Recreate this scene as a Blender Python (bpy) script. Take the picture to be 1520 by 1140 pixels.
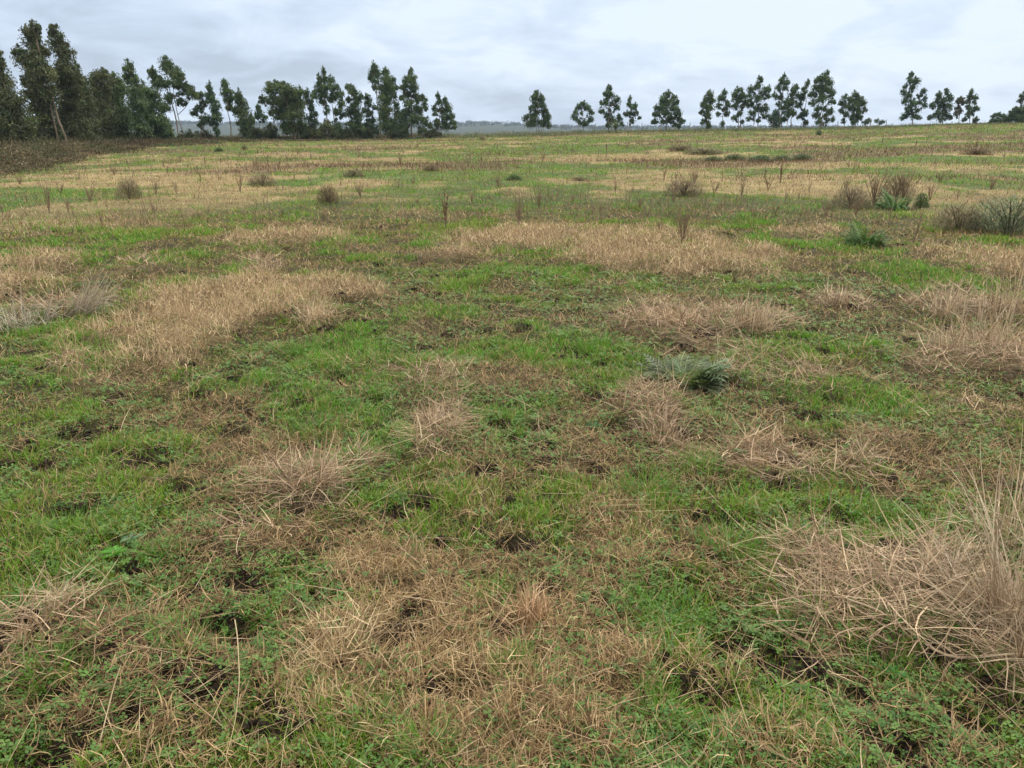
import bpy, math, random
import numpy as np
from mathutils import Vector
# ------------------------------------------------------------------ camera, world, sun, exposure
scn = bpy.context.scene
for o in list(bpy.data.objects): bpy.data.objects.remove(o)
COL = scn.collection
F, W0, H0 = 1140.0, 1520.0, 1140.0       # focal length in photo pixels
CAMZ, HOR = 1.55, 191.0                  # eye height, eye-level row
PITCH = math.atan((H0/2-HOR)/F)
cam = bpy.data.cameras.new('camera'); camo = bpy.data.objects.new('camera', cam); COL.objects.link(camo)
cam.sensor_width = 36; cam.lens = F/W0*36; cam.clip_start = .05; cam.clip_end = 9000
camo.location = (0, 0, CAMZ); camo.rotation_euler = (math.pi/2-PITCH, 0, 0)
scn.camera = camo
scn.view_settings.view_transform = 'Standard'; scn.view_settings.look = 'None'
scn.view_settings.exposure = 0.32; scn.view_settings.gamma = 1
SUN_EL, SUN_AZ = 48, 35                  # sun behind the cloud, front right
wd = bpy.data.worlds.new('World'); scn.world = wd; wd.use_nodes = True
nt = wd.node_tree; nt.nodes.clear(); N = nt.nodes.new; LK = nt.links.new
def math_n(nt, op, a, b=None, c=None, clamp=False):
    n = nt.nodes.new('ShaderNodeMath'); n.operation = op; n.use_clamp = clamp
    for i, v in enumerate((a, b, c)):
        if v is None: continue
        if isinstance(v, (int, float)): n.inputs[i].default_value = v
        else: nt.links.new(v, n.inputs[i])
    return n.outputs[0]
sky = N('ShaderNodeTexSky'); sky.sky_type = 'NISHITA'; sky.sun_disc = False
sky.sun_elevation = math.radians(SUN_EL); sky.sun_rotation = math.radians(SUN_AZ)
tc = N('ShaderNodeTexCoord'); sx = N('ShaderNodeSeparateXYZ'); LK(tc.outputs['Generated'], sx.inputs[0])
zz = math_n(nt, 'ADD', math_n(nt, 'MAXIMUM', sx.outputs[2], 0), .24)
cx = N('ShaderNodeCombineXYZ'); LK(math_n(nt, 'DIVIDE', sx.outputs[0], zz), cx.inputs[0]); LK(math_n(nt, 'DIVIDE', sx.outputs[1], zz), cx.inputs[1])
cx.inputs[2].default_value = 3.7
def wnoise(scale, detail, rough, dist=0, off=(0, 0, 0)):
    m = N('ShaderNodeMapping'); m.inputs['Location'].default_value = off; LK(cx.outputs[0], m.inputs[0])
    m.inputs['Scale'].default_value = (1, 1.0, 1)
    n = N('ShaderNodeTexNoise'); n.inputs['Scale'].default_value = scale; n.inputs['Detail'].default_value = detail
    n.inputs['Roughness'].default_value = rough; n.inputs['Distortion'].default_value = dist
    LK(m.outputs[0], n.inputs['Vector']); return n.outputs['Fac']
n1 = wnoise(.75, 4, .5, .3, (1.3, .4, 0)); n2 = wnoise(2.6, 7, .58, .35, (5, 2, 0))
cl = math_n(nt, 'ADD', math_n(nt, 'MULTIPLY', n1, 1.25), math_n(nt, 'MULTIPLY', math_n(nt, 'SUBTRACT', n2, .20), 1.3))
cl = math_n(nt, 'ADD', cl, math_n(nt, 'MULTIPLY', sx.outputs[0], .20))
cr = N('ShaderNodeValToRGB'); LK(math_n(nt, 'MULTIPLY', cl, .55), cr.inputs[0])
e = cr.color_ramp.elements
e[0].position = .37; e[0].color = (.41, .48, .59, 1)
e[1].position = .66; e[1].color = (.68, .765, .86, 1)
for p, c in ((.45, (.48, .565, .69)), (.52, (.55, .635, .77)), (.58, (.60, .69, .82))):
    q = e.new(p); q.color = (*c, 1)
zen = math_n(nt, 'ADD', 1.0, math_n(nt, 'MULTIPLY', math_n(nt, 'MULTIPLY', math_n(nt, 'SUBTRACT', sx.outputs[2], .22, clamp=True), 1.3, clamp=True), 2.2))
wm = N('ShaderNodeMix'); wm.data_type = 'RGBA'; LK(math_n(nt, 'MULTIPLY', math_n(nt, 'SUBTRACT', zen, 1.0), 1.2, clamp=True), wm.inputs[0]); LK(cr.outputs[0], wm.inputs[6]); wm.inputs[7].default_value = (.76, .74, .68, 1)
b1 = N('ShaderNodeBackground'); LK(wm.outputs[2], b1.inputs[0]); LK(zen, b1.inputs[1])
b2 = N('ShaderNodeBackground'); LK(sky.outputs[0], b2.inputs[0]); b2.inputs[1].default_value = .1
mx = N('ShaderNodeMixShader'); mx.inputs[0].default_value = .92; LK(b2.outputs[0], mx.inputs[1]); LK(b1.outputs[0], mx.inputs[2])
wo = N('ShaderNodeOutputWorld'); LK(mx.outputs[0], wo.inputs[0])
sd = bpy.data.lights.new('sun', 'SUN'); sd.energy = 1.5; sd.angle = math.radians(10); sd.color = (1, .94, .82)
so = bpy.data.objects.new('sun', sd); COL.objects.link(so)
so.rotation_euler = (math.radians(90-SUN_EL), 0, math.radians(180-SUN_AZ))

# ------------------------------------------------------------------ numpy noise + terrain
rng = np.random.default_rng(7); random.seed(7)
def _h(ix, iy, seed):
    h = (ix.astype(np.int64)*374761393 + iy.astype(np.int64)*668265263 + seed*2147483) & 0xffffffff
    h = ((h ^ (h >> 13))*1274126177) & 0xffffffff
    return ((h ^ (h >> 16)) & 0xffff)/65535.0
def vn(x, y, seed=0):
    x = np.asarray(x, float); y = np.asarray(y, float)
    xi = np.floor(x); yi = np.floor(y); fx = x-xi; fy = y-yi
    fx = fx*fx*(3-2*fx); fy = fy*fy*(3-2*fy)
    a = _h(xi, yi, seed); b = _h(xi+1, yi, seed); c = _h(xi, yi+1, seed); d = _h(xi+1, yi+1, seed)
    return a+(b-a)*fx+(c-a)*fy+(a-b-c+d)*fx*fy
def fbm(x, y, o=3, seed=0):
    s = 0; t = 0; a = 1
    for i in range(o):
        s = s+a*vn(x*2**i+i*17.3, y*2**i-i*9.1, seed+i); t += a; a *= .55
    return s/t
def sm(a, b, v):
    t = np.clip((np.asarray(v, float)-a)/(b-a), 0, 1); return t*t*(3-2*t)
GX = np.array([-1.6, -.64, -.58, -.42, -.28, -.13, -.09, .04, .13, .28, .41, .53, .63, 1.6])
GZ = np.array([-.3, -.25, -.2, .15, .12, .22, .28, .60, 1.05, 1.28, 1.42, 1.95, 2.1, 2.4])
def Hbase(x, y):
    x = np.asarray(x, float); y = np.asarray(y, float); r = np.hypot(x, y)
    tx = x/np.maximum(y, np.abs(x)*.6+1.0)
    g = np.interp(tx, GX, GZ)
    z = g*sm(8, 128, r)
    z = z-sm(145, 420, r)*5.0
    roll = (fbm(x/5.5, y/5.5, 2, 3)-.5)*.20*sm(5, 20, r)*(1-sm(110, 150, r))
    return z+roll
def ray(px, py):
    u = (px-W0/2)/F; v = (H0/2-py)/F
    return np.array([u, math.cos(PITCH)+v*math.sin(PITCH), -math.sin(PITCH)+v*math.cos(PITCH)])
def at(px, py, Hf=None):                 # ground point seen at a photo pixel
    Hf = Hf or Hbase
    d = ray(px, py); t = .5
    lo, hi = .5, None
    for i in range(400):
        p = d*t
        if CAMZ+p[2] < float(Hf(p[0], p[1])): hi = t; break
        lo = t; t *= 1.03
    if hi is None: return np.array([d[0]*lo, d[1]*lo])
    for i in range(25):
        m = (lo+hi)/2; p = d*m
        if CAMZ+p[2] < float(Hf(p[0], p[1])): hi = m
        else: lo = m
    p = d*hi; return p[:2]
def atD(px, py, D):                      # point at forward distance D
    d = ray(px, py); t = D/d[1]; return np.array([d[0]*t, D, CAMZ+d[2]*t]), t/F
# patches: (px, py, half width px, half height px, kind, weight)
PATCH = [
 (300,470,125,62,'gold',1),(420,455,130,34,'gold',1),(240,515,70,30,'gold',.8),(520,440,60,18,'gold',.8),
 (55,400,80,24,'gold',1),(20,440,60,26,'gold',.9),(430,356,110,12,'gold',.9),(90,338,120,9,'gold',.8),(760,368,110,24,'gold',1),(960,378,150,34,'gold',1),(1100,395,90,26,'gold',.8),
 (850,350,180,10,'gold',.8),(1450,392,100,20,'gold',.9),(300,302,90,8,'gold',.9),(560,300,60,5,'gold',.6),
 (130,262,140,6,'gold',.9),(1200,268,150,10,'gold',.9),(1440,250,110,8,'gold',.8),(1000,258,110,7,'gold',.8),(1190,345,90,8,'gold',.6),
 (680,960,150,110,'curl',1),(530,1010,90,100,'curl',1),(790,920,90,60,'curl',1),(930,990,80,45,'curl',.9),(900,800,90,60,'curl',.75),(560,840,110,60,'curl',.8),(1060,1010,60,30,'curl',.8),
 (1180,1110,90,50,'curl',.6),(700,720,50,60,'curl',.55),(700,1100,200,60,'curl',.9),
 (450,745,85,50,'mat',1),(520,700,50,30,'mat',.6),(400,800,70,40,'mat',.6),(650,645,50,42,'mat',1),(660,560,55,24,'mat',.8),(660,590,40,20,'mat',.7),
 (1030,485,120,34,'mat',1),(1100,480,60,30,'mat',1),(985,640,50,48,'mat',1),(1140,690,75,25,'mat',.9),(1250,700,90,24,'mat',.6),
 (1230,870,100,50,'mat',1),(1260,930,120,40,'mat',1),(1380,880,90,60,'mat',1),(1200,830,60,22,'mat',.8),(1470,960,70,90,'mat',1),(1150,1000,70,22,'mat',.6),
 (1430,455,90,22,'mat',1),(1430,540,110,34,'mat',1),(1240,445,45,16,'mat',.9),(1150,550,80,30,'mat',.7),(1300,660,80,40,'mat',.4),
 (70,470,80,18,'mat',1),(215,395,50,10,'mat',.9),(390,396,38,9,'mat',.9),(80,930,60,45,'mat',.8),(30,990,60,40,'mat',.6),(560,545,90,12,'mat',.5),(1140,380,30,8,'mat',.9),
 (660,382,40,8,'mat',.8),(90,545,40,14,'mat',.5),(200,960,90,50,'mat',.4),(1400,615,90,20,'mat',.35),
]
PW = []
for (px, py, a, b, k, w) in PATCH:
    c = at(px, py); l = at(px-a, py); r_ = at(px+a, py); f = at(px, py-b); n = at(px, py+b)
    PW.append((c[0], (f[1]+n[1])/2, abs(r_[0]-l[0])/2, abs(f[1]-n[1])/2, k, w))
HOLE_PX = [(205,685,40,1),(632,556,20,1),(622,518,16,.8),(530,478,16,.8),(775,489,12,.8),(448,600,28,1),(350,641,20,.9),(885,706,24,1),(1012,650,18,1),(1200,766,26,1),(1130,990,50,1),
 (1170,1010,40,1),(1085,960,30,.8),(1045,575,45,.9),(130,646,40,.9),(125,766,28,.8),(590,765,22,.8),(725,520,14,.6),(840,524,30,.6),(890,545,14,.7),(130,875,18,.8),(1215,620,30,.8),(1160,540,24,.8),
 (1060,775,30,.7),(272,732,24,.6),(372,880,30,.6),(600,945,26,.5),(920,640,30,.7),(300,590,16,.6),(620,430,14,.7),(1160,455,14,.6),(360,870,30,.6),(250,1010,26,.5),(80,1040,26,.5),(1400,985,26,.6),(10,690,22,.7),(930,600,24,.6),(560,640,22,.5),(1010,325,20,.8),(1180,660,22,.5)]
HW = []
for (px, py, a, s) in HOLE_PX:
    c = at(px, py); q = at(px+a, py); HW.append((c[0], c[1], abs(q[0]-c[0])*1.15, s))
_r = np.random.default_rng(3)
for i in range(360):
    rr = 1.8+12*_r.random()**1.1; an = (_r.random()-.5)*1.5
    HW.append((rr*math.sin(an), rr*math.cos(an), .03+.07*_r.random(), .5+.5*_r.random()))
def patch(x, y):
    x = np.asarray(x, float); y = np.asarray(y, float); r = np.hypot(x, y)
    out = {k: np.zeros_like(x) for k in ('gold', 'mat', 'curl')}
    nz = (fbm(x*2.6, y*2.6, 4, 11)-.5)*2.0+(fbm(x*.6, y*.6, 2, 12)-.5)*.6
    for (cx_, cy_, a, b, k, w) in PW:
        m = (np.abs(x-cx_) < a*2) & (np.abs(y-cy_) < b*2)
        if not m.any(): continue
        d = np.hypot((x[m]-cx_)/a, (y[m]-cy_)/b)+nz[m]
        out[k][m] = np.maximum(out[k][m], w*(1-sm(.55, 1.25, d)))
    far = sm(11, 20, r)
    f1 = fbm(x/4.2, y/5.2, 3, 21)
    out['gold'] = np.maximum(out['gold'], far*sm(.515, .63, f1+(fbm(x/1.1, y/1.3, 2, 23)-.5)*.34)*.88)
    f2 = fbm(x/9+5, y/4.5, 3, 31)
    out['litter'] = sm(22, 35, r)*sm(.56, .64, f2)
    # outside the photographed wedge: same mixture, from noise
    nearp = (1-far)*(np.abs(x) > y*.75+.4)
    out['mat'] = np.maximum(out['mat'], nearp*sm(.55, .65, fbm(x, y, 3, 41)))
    return out
def soil(x, y):
    x = np.asarray(x, float); y = np.asarray(y, float); s = np.zeros_like(x)
    nz = (vn(x*14, y*14, 51)-.5)*.7
    for (cx_, cy_, a, w) in HW:
        m = (np.abs(x-cx_) < a*1.8) & (np.abs(y-cy_) < a*1.8)
        if not m.any(): continue
        d = np.hypot((x[m]-cx_)/a, (y[m]-cy_)/a)+nz[m]
        s[m] = np.maximum(s[m], w*(1-sm(.35, 1.1, d)))
    return s
def H(x, y, P=None, S=None):
    x = np.asarray(x, float); y = np.asarray(y, float); r = np.hypot(x, y)
    z = Hbase(x, y)
    near = 1-sm(18, 40, r)
    P = P or patch(x, y); S = soil(x, y) if S is None else S
    z = z+near*((fbm(x/.45, y/.45, 3, 61)-.5)*.07+(vn(x/.07, y/.07, 64)-.5)*.022+(vn(x/.16, y/.16, 65)-.5)*.03)
    z = z+near*(.05*P['mat']+.05*P['gold']+.02*P['curl'])
    return z-S*.06*near
def H1(x, y): return float(H(np.array([x]), np.array([y]))[0])

# ------------------------------------------------------------------ materials
def mat_attr(name, rough=.7, trans=.25, bump=0, spec=.25, tscale=(1.25, 1.3, .7)):
    m = bpy.data.materials.new(name); m.use_nodes = True; t = m.node_tree; t.nodes.clear()
    a = t.nodes.new('ShaderNodeAttribute'); a.attribute_name = 'col'
    nz = t.nodes.new('ShaderNodeTexNoise'); nz.inputs['Scale'].default_value = 9; nz.inputs['Detail'].default_value = 3
    g = t.nodes.new('ShaderNodeNewGeometry'); t.links.new(g.outputs['Position'], nz.inputs['Vector'])
    mr = t.nodes.new('ShaderNodeMapRange'); mr.inputs[3].default_value = .82; mr.inputs[4].default_value = 1.18; t.links.new(nz.outputs[0], mr.inputs[0])
    vm = t.nodes.new('ShaderNodeVectorMath'); vm.operation = 'SCALE'; t.links.new(a.outputs['Color'], vm.inputs[0]); t.links.new(mr.outputs[0], vm.inputs['Scale'])
    p = t.nodes.new('ShaderNodeBsdfPrincipled'); p.inputs['Roughness'].default_value = rough; p.inputs['Specular IOR Level'].default_value = spec
    t.links.new(vm.outputs[0], p.inputs['Base Color'])
    o = t.nodes.new('ShaderNodeOutputMaterial')
    if trans > 0:
        tr = t.nodes.new('ShaderNodeBsdfTranslucent'); v2 = t.nodes.new('ShaderNodeVectorMath'); v2.operation = 'MULTIPLY'
        v2.inputs[1].default_value = tscale; t.links.new(vm.outputs[0], v2.inputs[0]); t.links.new(v2.outputs[0], tr.inputs[0])
        mxx = t.nodes.new('ShaderNodeMixShader'); mxx.inputs[0].default_value = trans
        t.links.new(p.outputs[0], mxx.inputs[1]); t.links.new(tr.outputs[0], mxx.inputs[2]); t.links.new(mxx.outputs[0], o.inputs[0])
    else: t.links.new(p.outputs[0], o.inputs[0])
    return m
def mat_bark(name, c1, c2, scale=6):
    m = bpy.data.materials.new(name); m.use_nodes = True; t = m.node_tree
    p = t.nodes['Principled BSDF']; p.inputs['Roughness'].default_value = .85; p.inputs['Specular IOR Level'].default_value = .2
    g = t.nodes.new('ShaderNodeNewGeometry'); mp = t.nodes.new('ShaderNodeMapping'); mp.inputs['Scale'].default_value = (1, 1, .25)
    nz = t.nodes.new('ShaderNodeTexNoise'); nz.inputs['Scale'].default_value = scale; nz.inputs['Detail'].default_value = 4
    t.links.new(g.outputs['Position'], mp.inputs[0]); t.links.new(mp.outputs[0], nz.inputs['Vector'])
    r = t.nodes.new('ShaderNodeValToRGB'); r.color_ramp.elements[0].position = .35; r.color_ramp.elements[1].position = .65
    r.color_ramp.elements[0].color = (*c1, 1); r.color_ramp.elements[1].color = (*c2, 1)
    t.links.new(nz.outputs[0], r.inputs[0]); t.links.new(r.outputs[0], p.inputs['Base Color'])
    b = t.nodes.new('ShaderNodeBump'); b.inputs['Strength'].default_value = .4; t.links.new(nz.outputs[0], b.inputs['Height']); t.links.new(b.outputs[0], p.inputs['Normal'])
    return m
M_GRASS = mat_attr('grass_blades', .55, .3, spec=.3)
M_STRAW = mat_attr('dry_straw', .7, .18, tscale=(1.1, 1, .85))
M_LEAF = mat_attr('gum_leaves', .6, .15, spec=.3)
M_TWIG = mat_attr('dry_twigs', .8, .05)
M_BARK = mat_bark('pale_bark', (.10, .075, .05), (.25, .20, .145), 3)
M_DARK = mat_bark('dark_bark', (.07, .05, .04), (.16, .12, .09), 3)
M_WOOD = mat_bark('weathered_wood', (.16, .14, .12), (.28, .25, .22), 8)
M_WIRE = mat_bark('galvanised_wire', (.22, .22, .22), (.32, .32, .32), 8)
mg = bpy.data.materials.new('field_soil'); mg.use_nodes = True; t = mg.node_tree
p = t.nodes['Principled BSDF']; p.inputs['Roughness'].default_value = .9; p.inputs['Specular IOR Level'].default_value = .15
a = t.nodes.new('ShaderNodeAttribute'); a.attribute_name = 'col'
g = t.nodes.new('ShaderNodeNewGeometry')
nz = t.nodes.new('ShaderNodeTexNoise'); nz.inputs['Scale'].default_value = 38; nz.inputs['Detail'].default_value = 6; nz.inputs['Roughness'].default_value = .7
n3 = t.nodes.new('ShaderNodeTexNoise'); n3.inputs['Scale'].default_value = 2.3; n3.inputs['Detail'].default_value = 7; n3.inputs['Roughness'].default_value = .75
t.links.new(g.outputs['Position'], nz.inputs['Vector']); t.links.new(g.outputs['Position'], n3.inputs['Vector'])
mr = t.nodes.new('ShaderNodeMapRange'); mr.inputs[1].default_value = .3; mr.inputs[2].default_value = .7; mr.inputs[3].default_value = .55; mr.inputs[4].default_value = 1.4; t.links.new(nz.outputs[0], mr.inputs[0])
mr2 = t.nodes.new('ShaderNodeMapRange'); mr2.inputs[1].default_value = .3; mr2.inputs[2].default_value = .7; mr2.inputs[3].default_value = .65; mr2.inputs[4].default_value = 1.3; t.links.new(n3.outputs[0], mr2.inputs[0])
mm = math_n(t, 'MULTIPLY', mr.outputs[0], mr2.outputs[0])
vm = t.nodes.new('ShaderNodeVectorMath'); vm.operation = 'SCALE'; t.links.new(a.outputs['Color'], vm.inputs[0]); t.links.new(mm, vm.inputs['Scale'])
t.links.new(vm.outputs[0], p.inputs['Base Color'])
b = t.nodes.new('ShaderNodeBump'); b.inputs['Strength'].default_value = .7; b.inputs['Distance'].default_value = .02; t.links.new(nz.outputs[0], b.inputs['Height']); t.links.new(b.outputs[0], p.inputs['Normal'])
M_GROUND = mg

# ------------------------------------------------------------------ mesh helpers
def link(name, me, parent=None):
    o = bpy.data.objects.new(name, me); COL.objects.link(o)
    if parent is not None: o.parent = parent
    return o
def tag(o, label=None, cat=None, group=None, kind=None):
    if label: o['label'] = label
    if cat: o['category'] = cat
    if group: o['group'] = group
    if kind: o['kind'] = kind
    return o
def root(name, loc, label, cat, group=None):
    o = bpy.data.objects.new(name, None); COL.objects.link(o); o.location = loc; o.empty_display_size = .2
    return tag(o, label, cat, group)
class MB:                                 # collects verts, faces, colours
    def __init__(s): s.v = []; s.f3 = []; s.f4 = []; s.c = []; s.n = 0
    def add(s, v, f3=None, f4=None, c=None):
        v = np.asarray(v, np.float32).reshape(-1, 3); s.v.append(v)
        if f3 is not None and len(f3): s.f3.append(np.asarray(f3, np.int64)+s.n)
        if f4 is not None and len(f4): s.f4.append(np.asarray(f4, np.int64)+s.n)
        c = np.broadcast_to(np.asarray(c if c is not None else (.2, .2, .2), np.float32), v.shape); s.c.append(c); s.n += len(v)
    def build(s, name, mat, parent=None, origin=(0, 0, 0), smooth=False):
        v = np.concatenate(s.v)-np.asarray(origin, np.float32)
        f3 = np.concatenate(s.f3) if s.f3 else np.zeros((0, 3), np.int64); f4 = np.concatenate(s.f4) if s.f4 else np.zeros((0, 4), np.int64)
        me = bpy.data.meshes.new(name); me.vertices.add(len(v)); me.vertices.foreach_set('co', v.ravel())
        nl = len(f3)*3+len(f4)*4; me.loops.add(nl); me.polygons.add(len(f3)+len(f4))
        me.loops.foreach_set('vertex_index', np.concatenate([f3.ravel(), f4.ravel()]).astype(np.int32))
        me.polygons.foreach_set('loop_start', np.concatenate([np.arange(len(f3))*3, len(f3)*3+np.arange(len(f4))*4]).astype(np.int32))
        if smooth: me.polygons.foreach_set('use_smooth', np.ones(len(f3)+len(f4), bool))
        else: me.polygons.foreach_set('use_smooth', np.zeros(len(f3)+len(f4), bool))
        me.update(calc_edges=True)
        at_ = me.color_attributes.new('col', 'FLOAT_COLOR', 'POINT')
        c = np.concatenate(s.c); at_.data.foreach_set('color', np.concatenate([c, np.ones((len(c), 1), np.float32)], 1).ravel())
        me.materials.append(mat)
        return link(name, me, parent)
    def ribbons(s, x, y, z, L, Wd, az, lean, curve, col, K=2, minz=None, tw=None, taper=1.6, side=None):
        n = len(x)
        if n == 0: return
        f = lambda q: np.broadcast_to(np.asarray(q, float), (n,)).copy()
        x, y, z, L, Wd, az, lean, curve = map(f, (x, y, z, L, Wd, az, lean, curve))
        tw = rng.uniform(-1.2, 1.2, n) if tw is None else f(tw)
        lx, ly = np.cos(az+math.pi/2+tw), np.sin(az+math.pi/2+tw)
        P = np.zeros((n, 2*K+1, 3)); p = np.stack([x, y, z], 1); z0 = z if minz is None else f(minz)
        sw = f(0) if side is None else f(side)
        for k in range(K+1):
            if k > 0:
                th = lean+curve*(k-.5)/K; aa = az+sw*(k-.5)/K
                p = p+np.stack([np.sin(th)*np.cos(aa), np.sin(th)*np.sin(aa), np.cos(th)], 1)*(L/K)[:, None]
                p[:, 2] = np.maximum(p[:, 2], z0+.004)
            w = Wd*.5*(1-(k/K)**taper)
            off = np.stack([lx*w, ly*w, np.zeros(n)], 1)
            if k < K: P[:, 2*k] = p-off; P[:, 2*k+1] = p+off
            else: P[:, 2*K] = p
        base = np.arange(n)[:, None]*(2*K+1)
        f4 = [base+np.array([[2*k, 2*k+1, 2*k+3, 2*k+2]]) for k in range(K-1)]
        f3 = base+np.array([[2*K-2, 2*K-1, 2*K]])
        c = np.repeat(np.asarray(np.broadcast_to(col, (n, 3)), np.float32), 2*K+1, 0)
        s.add(P.reshape(-1, 3), f3, np.concatenate(f4) if f4 else None, c)
    def tube(s, pts, rad, n=5, col=(.2, .2, .2)):
        pts = np.asarray(pts, float); k = len(pts); rad = np.broadcast_to(np.asarray(rad, float), (k,))
        tg = np.gradient(pts, axis=0); tg /= np.linalg.norm(tg, axis=1)[:, None]+1e-9
        ref = np.array([0, 0, 1.]) if abs(tg[0][2]) < .8 else np.array([1., 0, 0])
        a = np.cross(tg, ref); a /= np.linalg.norm(a, axis=1)[:, None]+1e-9; b = np.cross(tg, a)
        an = np.arange(n)*2*math.pi/n
        V = pts[:, None]+rad[:, None, None]*(a[:, None]*np.cos(an)[None, :, None]+b[:, None]*np.sin(an)[None, :, None])
        f = [[i*n+j, i*n+(j+1) % n, (i+1)*n+(j+1) % n, (i+1)*n+j] for i in range(k-1) for j in range(n)]
        s.add(V.reshape(-1, 3), None, f, col)
def vary(c, n, v=.25, h=.08):
    c = np.asarray(c, float); return np.clip(c*(1+rng.uniform(-v, v, (n, 1)))*(1+rng.uniform(-h, h, (n, 3))), 0, 1)
def mixc(a, b, t): t = np.asarray(t)[:, None]; return np.asarray(a)*(1-t)+np.asarray(b)*t

# ------------------------------------------------------------------ ground: one sheet, fine near the camera, out to the horizon
C_SOIL = np.array([.030, .021, .015]); C_GG = np.array([.070, .115, .028]); C_GOLD = np.array([.27, .195, .10]); C_MAT = np.array([.30, .22, .145]); C_CURL = np.array([.24, .175, .09]); C_LIT = np.array([.13, .09, .055])
fine = np.radians(np.arange(-46, 46.01, .36)); coarse = np.radians(np.arange(49, 311.1, 6.5)); ANG = np.concatenate([fine, coarse])
R = [.45]
while R[-1] < 4500: R.append(R[-1]*(1.0105 if R[-1] < 150 else 1.04))
R = np.array(R); rr, aa = np.meshgrid(R, ANG, indexing='ij')
gx = (rr*np.sin(aa)).ravel(); gy = (rr*np.cos(aa)).ravel()
P = patch(gx, gy); S = soil(gx, gy); gz = H(gx, gy, P, S); gr = np.hypot(gx, gy)
und = sm(9, 26, gr)                        # from here on the sward itself is the surface one sees
cov = mixc(C_SOIL*1.0, C_GG, .12+.78*und)
c = cov
for k, cc in (('curl', C_CURL), ('mat', C_MAT), ('gold', C_GOLD)):
    c = c*(1-(P[k]*(.35+.6*und))[:, None])+cc*(P[k]*(.35+.6*und))[:, None]
c = c*(1-(P['litter']*.8)[:, None])+C_LIT*(P['litter']*.8)[:, None]
c = c*(1-S[:, None]*.97)+C_SOIL*.85*S[:, None]*.97
c = c*(.45+1.1*fbm(gx*1.3, gy*1.3, 4, 71))[:, None]
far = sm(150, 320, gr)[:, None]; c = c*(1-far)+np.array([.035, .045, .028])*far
na = len(ANG); nr = len(R)
i, j = np.meshgrid(np.arange(nr-1), np.arange(na), indexing='ij'); i = i.ravel(); j = j.ravel(); j2 = (j+1) % na
q = np.stack([i*na+j, i*na+j2, (i+1)*na+j2, (i+1)*na+j], 1)[:, ::-1]
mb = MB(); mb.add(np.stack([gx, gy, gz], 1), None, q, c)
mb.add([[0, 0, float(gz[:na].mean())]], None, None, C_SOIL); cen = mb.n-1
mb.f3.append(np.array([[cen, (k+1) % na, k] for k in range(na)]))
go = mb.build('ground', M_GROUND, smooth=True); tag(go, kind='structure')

# ------------------------------------------------------------------ ground cover (stuff)
def wedge(n, r0, r1, p=1.6, half=.74):
    # radial density r^-p per area
    e_ = 2-p; u = rng.random(n); r = (r0**e_+u*(r1**e_-r0**e_))**(1/e_); an = rng.uniform(-half, half, n)
    return r*np.sin(an), r*np.cos(an), r
def lod(r, k=1.0): return np.maximum(1, r/4.2)**k
def emit(mbs, x, y, z, r, L, Wd, az, lean, curve, col, **kw):
    for lo_, hi_, K in ((0, 4.5, 3), (4.5, 16, 2), (16, 1e9, 1)):
        m = (r >= lo_) & (r < hi_)
        if not m.any(): continue
        g_ = lambda q: q[m] if isinstance(q, np.ndarray) and len(q) == len(x) else q
        mbs.ribbons(g_(x), g_(y), g_(z), g_(L), g_(Wd), g_(az), g_(lean), g_(curve), col[m], K=K, **{k_: g_(v_) for k_, v_ in kw.items()})
def jit(x, n): return np.repeat(x, n)
# --- green grass
G = MB()
def lush(x, y): return .62*fbm(x/.60, y/.60, 2, 81)+.38*fbm(x/.16, y/.16, 2, 83)
def green(ntuft, r0, r1, per, pexp=1.6):
    x, y, r = wedge(ntuft, r0, r1, pexp); P = patch(x, y); S = soil(x, y); lu = lush(x, y)
    keep = (1-.93*P['gold'])*(1-.72*P['mat'])*(1-.75*P['curl'])*(1-.95*S)*(1-.7*P['litter'])*(.36+1.0*sm(.39, .56, lu))
    m = rng.random(len(x)) < keep; x, y, r, lu = x[m], y[m], r[m], lu[m]
    n = len(x); hgt = (.014+.040*sm(.48, .72, lu)+.017*rng.random(n))*lod(r, .35)
    spread = .022*lod(r, .6); X, Y, Rr = jit(x, per), jit(y, per), jit(r, per); N_ = n*per
    dx = rng.normal(0, 1, N_)*jit(spread, per); dy = rng.normal(0, 1, N_)*jit(spread, per)
    az = np.arctan2(dy, dx)+rng.normal(0, .6, N_); ln = np.hypot(dx, dy)/jit(spread, per)
    X = X+dx; Y = Y+dy; Z = H(X, Y)-.004
    tt = jit(np.clip(sm(.40, .68, lu)+rng.normal(0, .2, n), 0, 1), per)
    big = fbm(X/2.5, Y/2.5, 2, 85)
    col = mixc((.14, .185, .04), (.118, .285, .028), tt); col = mixc((1, 1, 1), (1.25, 1.0, .9), sm(.4, .7, big))*col*vary((1, 1, 1), N_, .45, .16)*jit(rng.uniform(.72, 1.3, n), per)[:, None]
    old = rng.random(N_) < .2; col[old] = vary((.36, .29, .13), int(old.sum()))
    emit(G, X, Y, Z, Rr, jit(hgt, per)*rng.uniform(.5, 1.35, N_), .0038*lod(Rr, .88)*rng.uniform(.7, 1.5, N_), az, .12+.32*ln*rng.random(N_), rng.uniform(.2, 1.3, N_), np.clip(col, 0, 1))
green(25000, 1.25, 4.5, 8, 1.0); green(56000, 4.5, 14, 8, 1.5); green(100000, 14, 125, 5, 1.7)
tag(G.build('grass', M_GRASS), kind='stuff', label='short green pasture grass growing all over the field', cat='grass')
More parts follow.
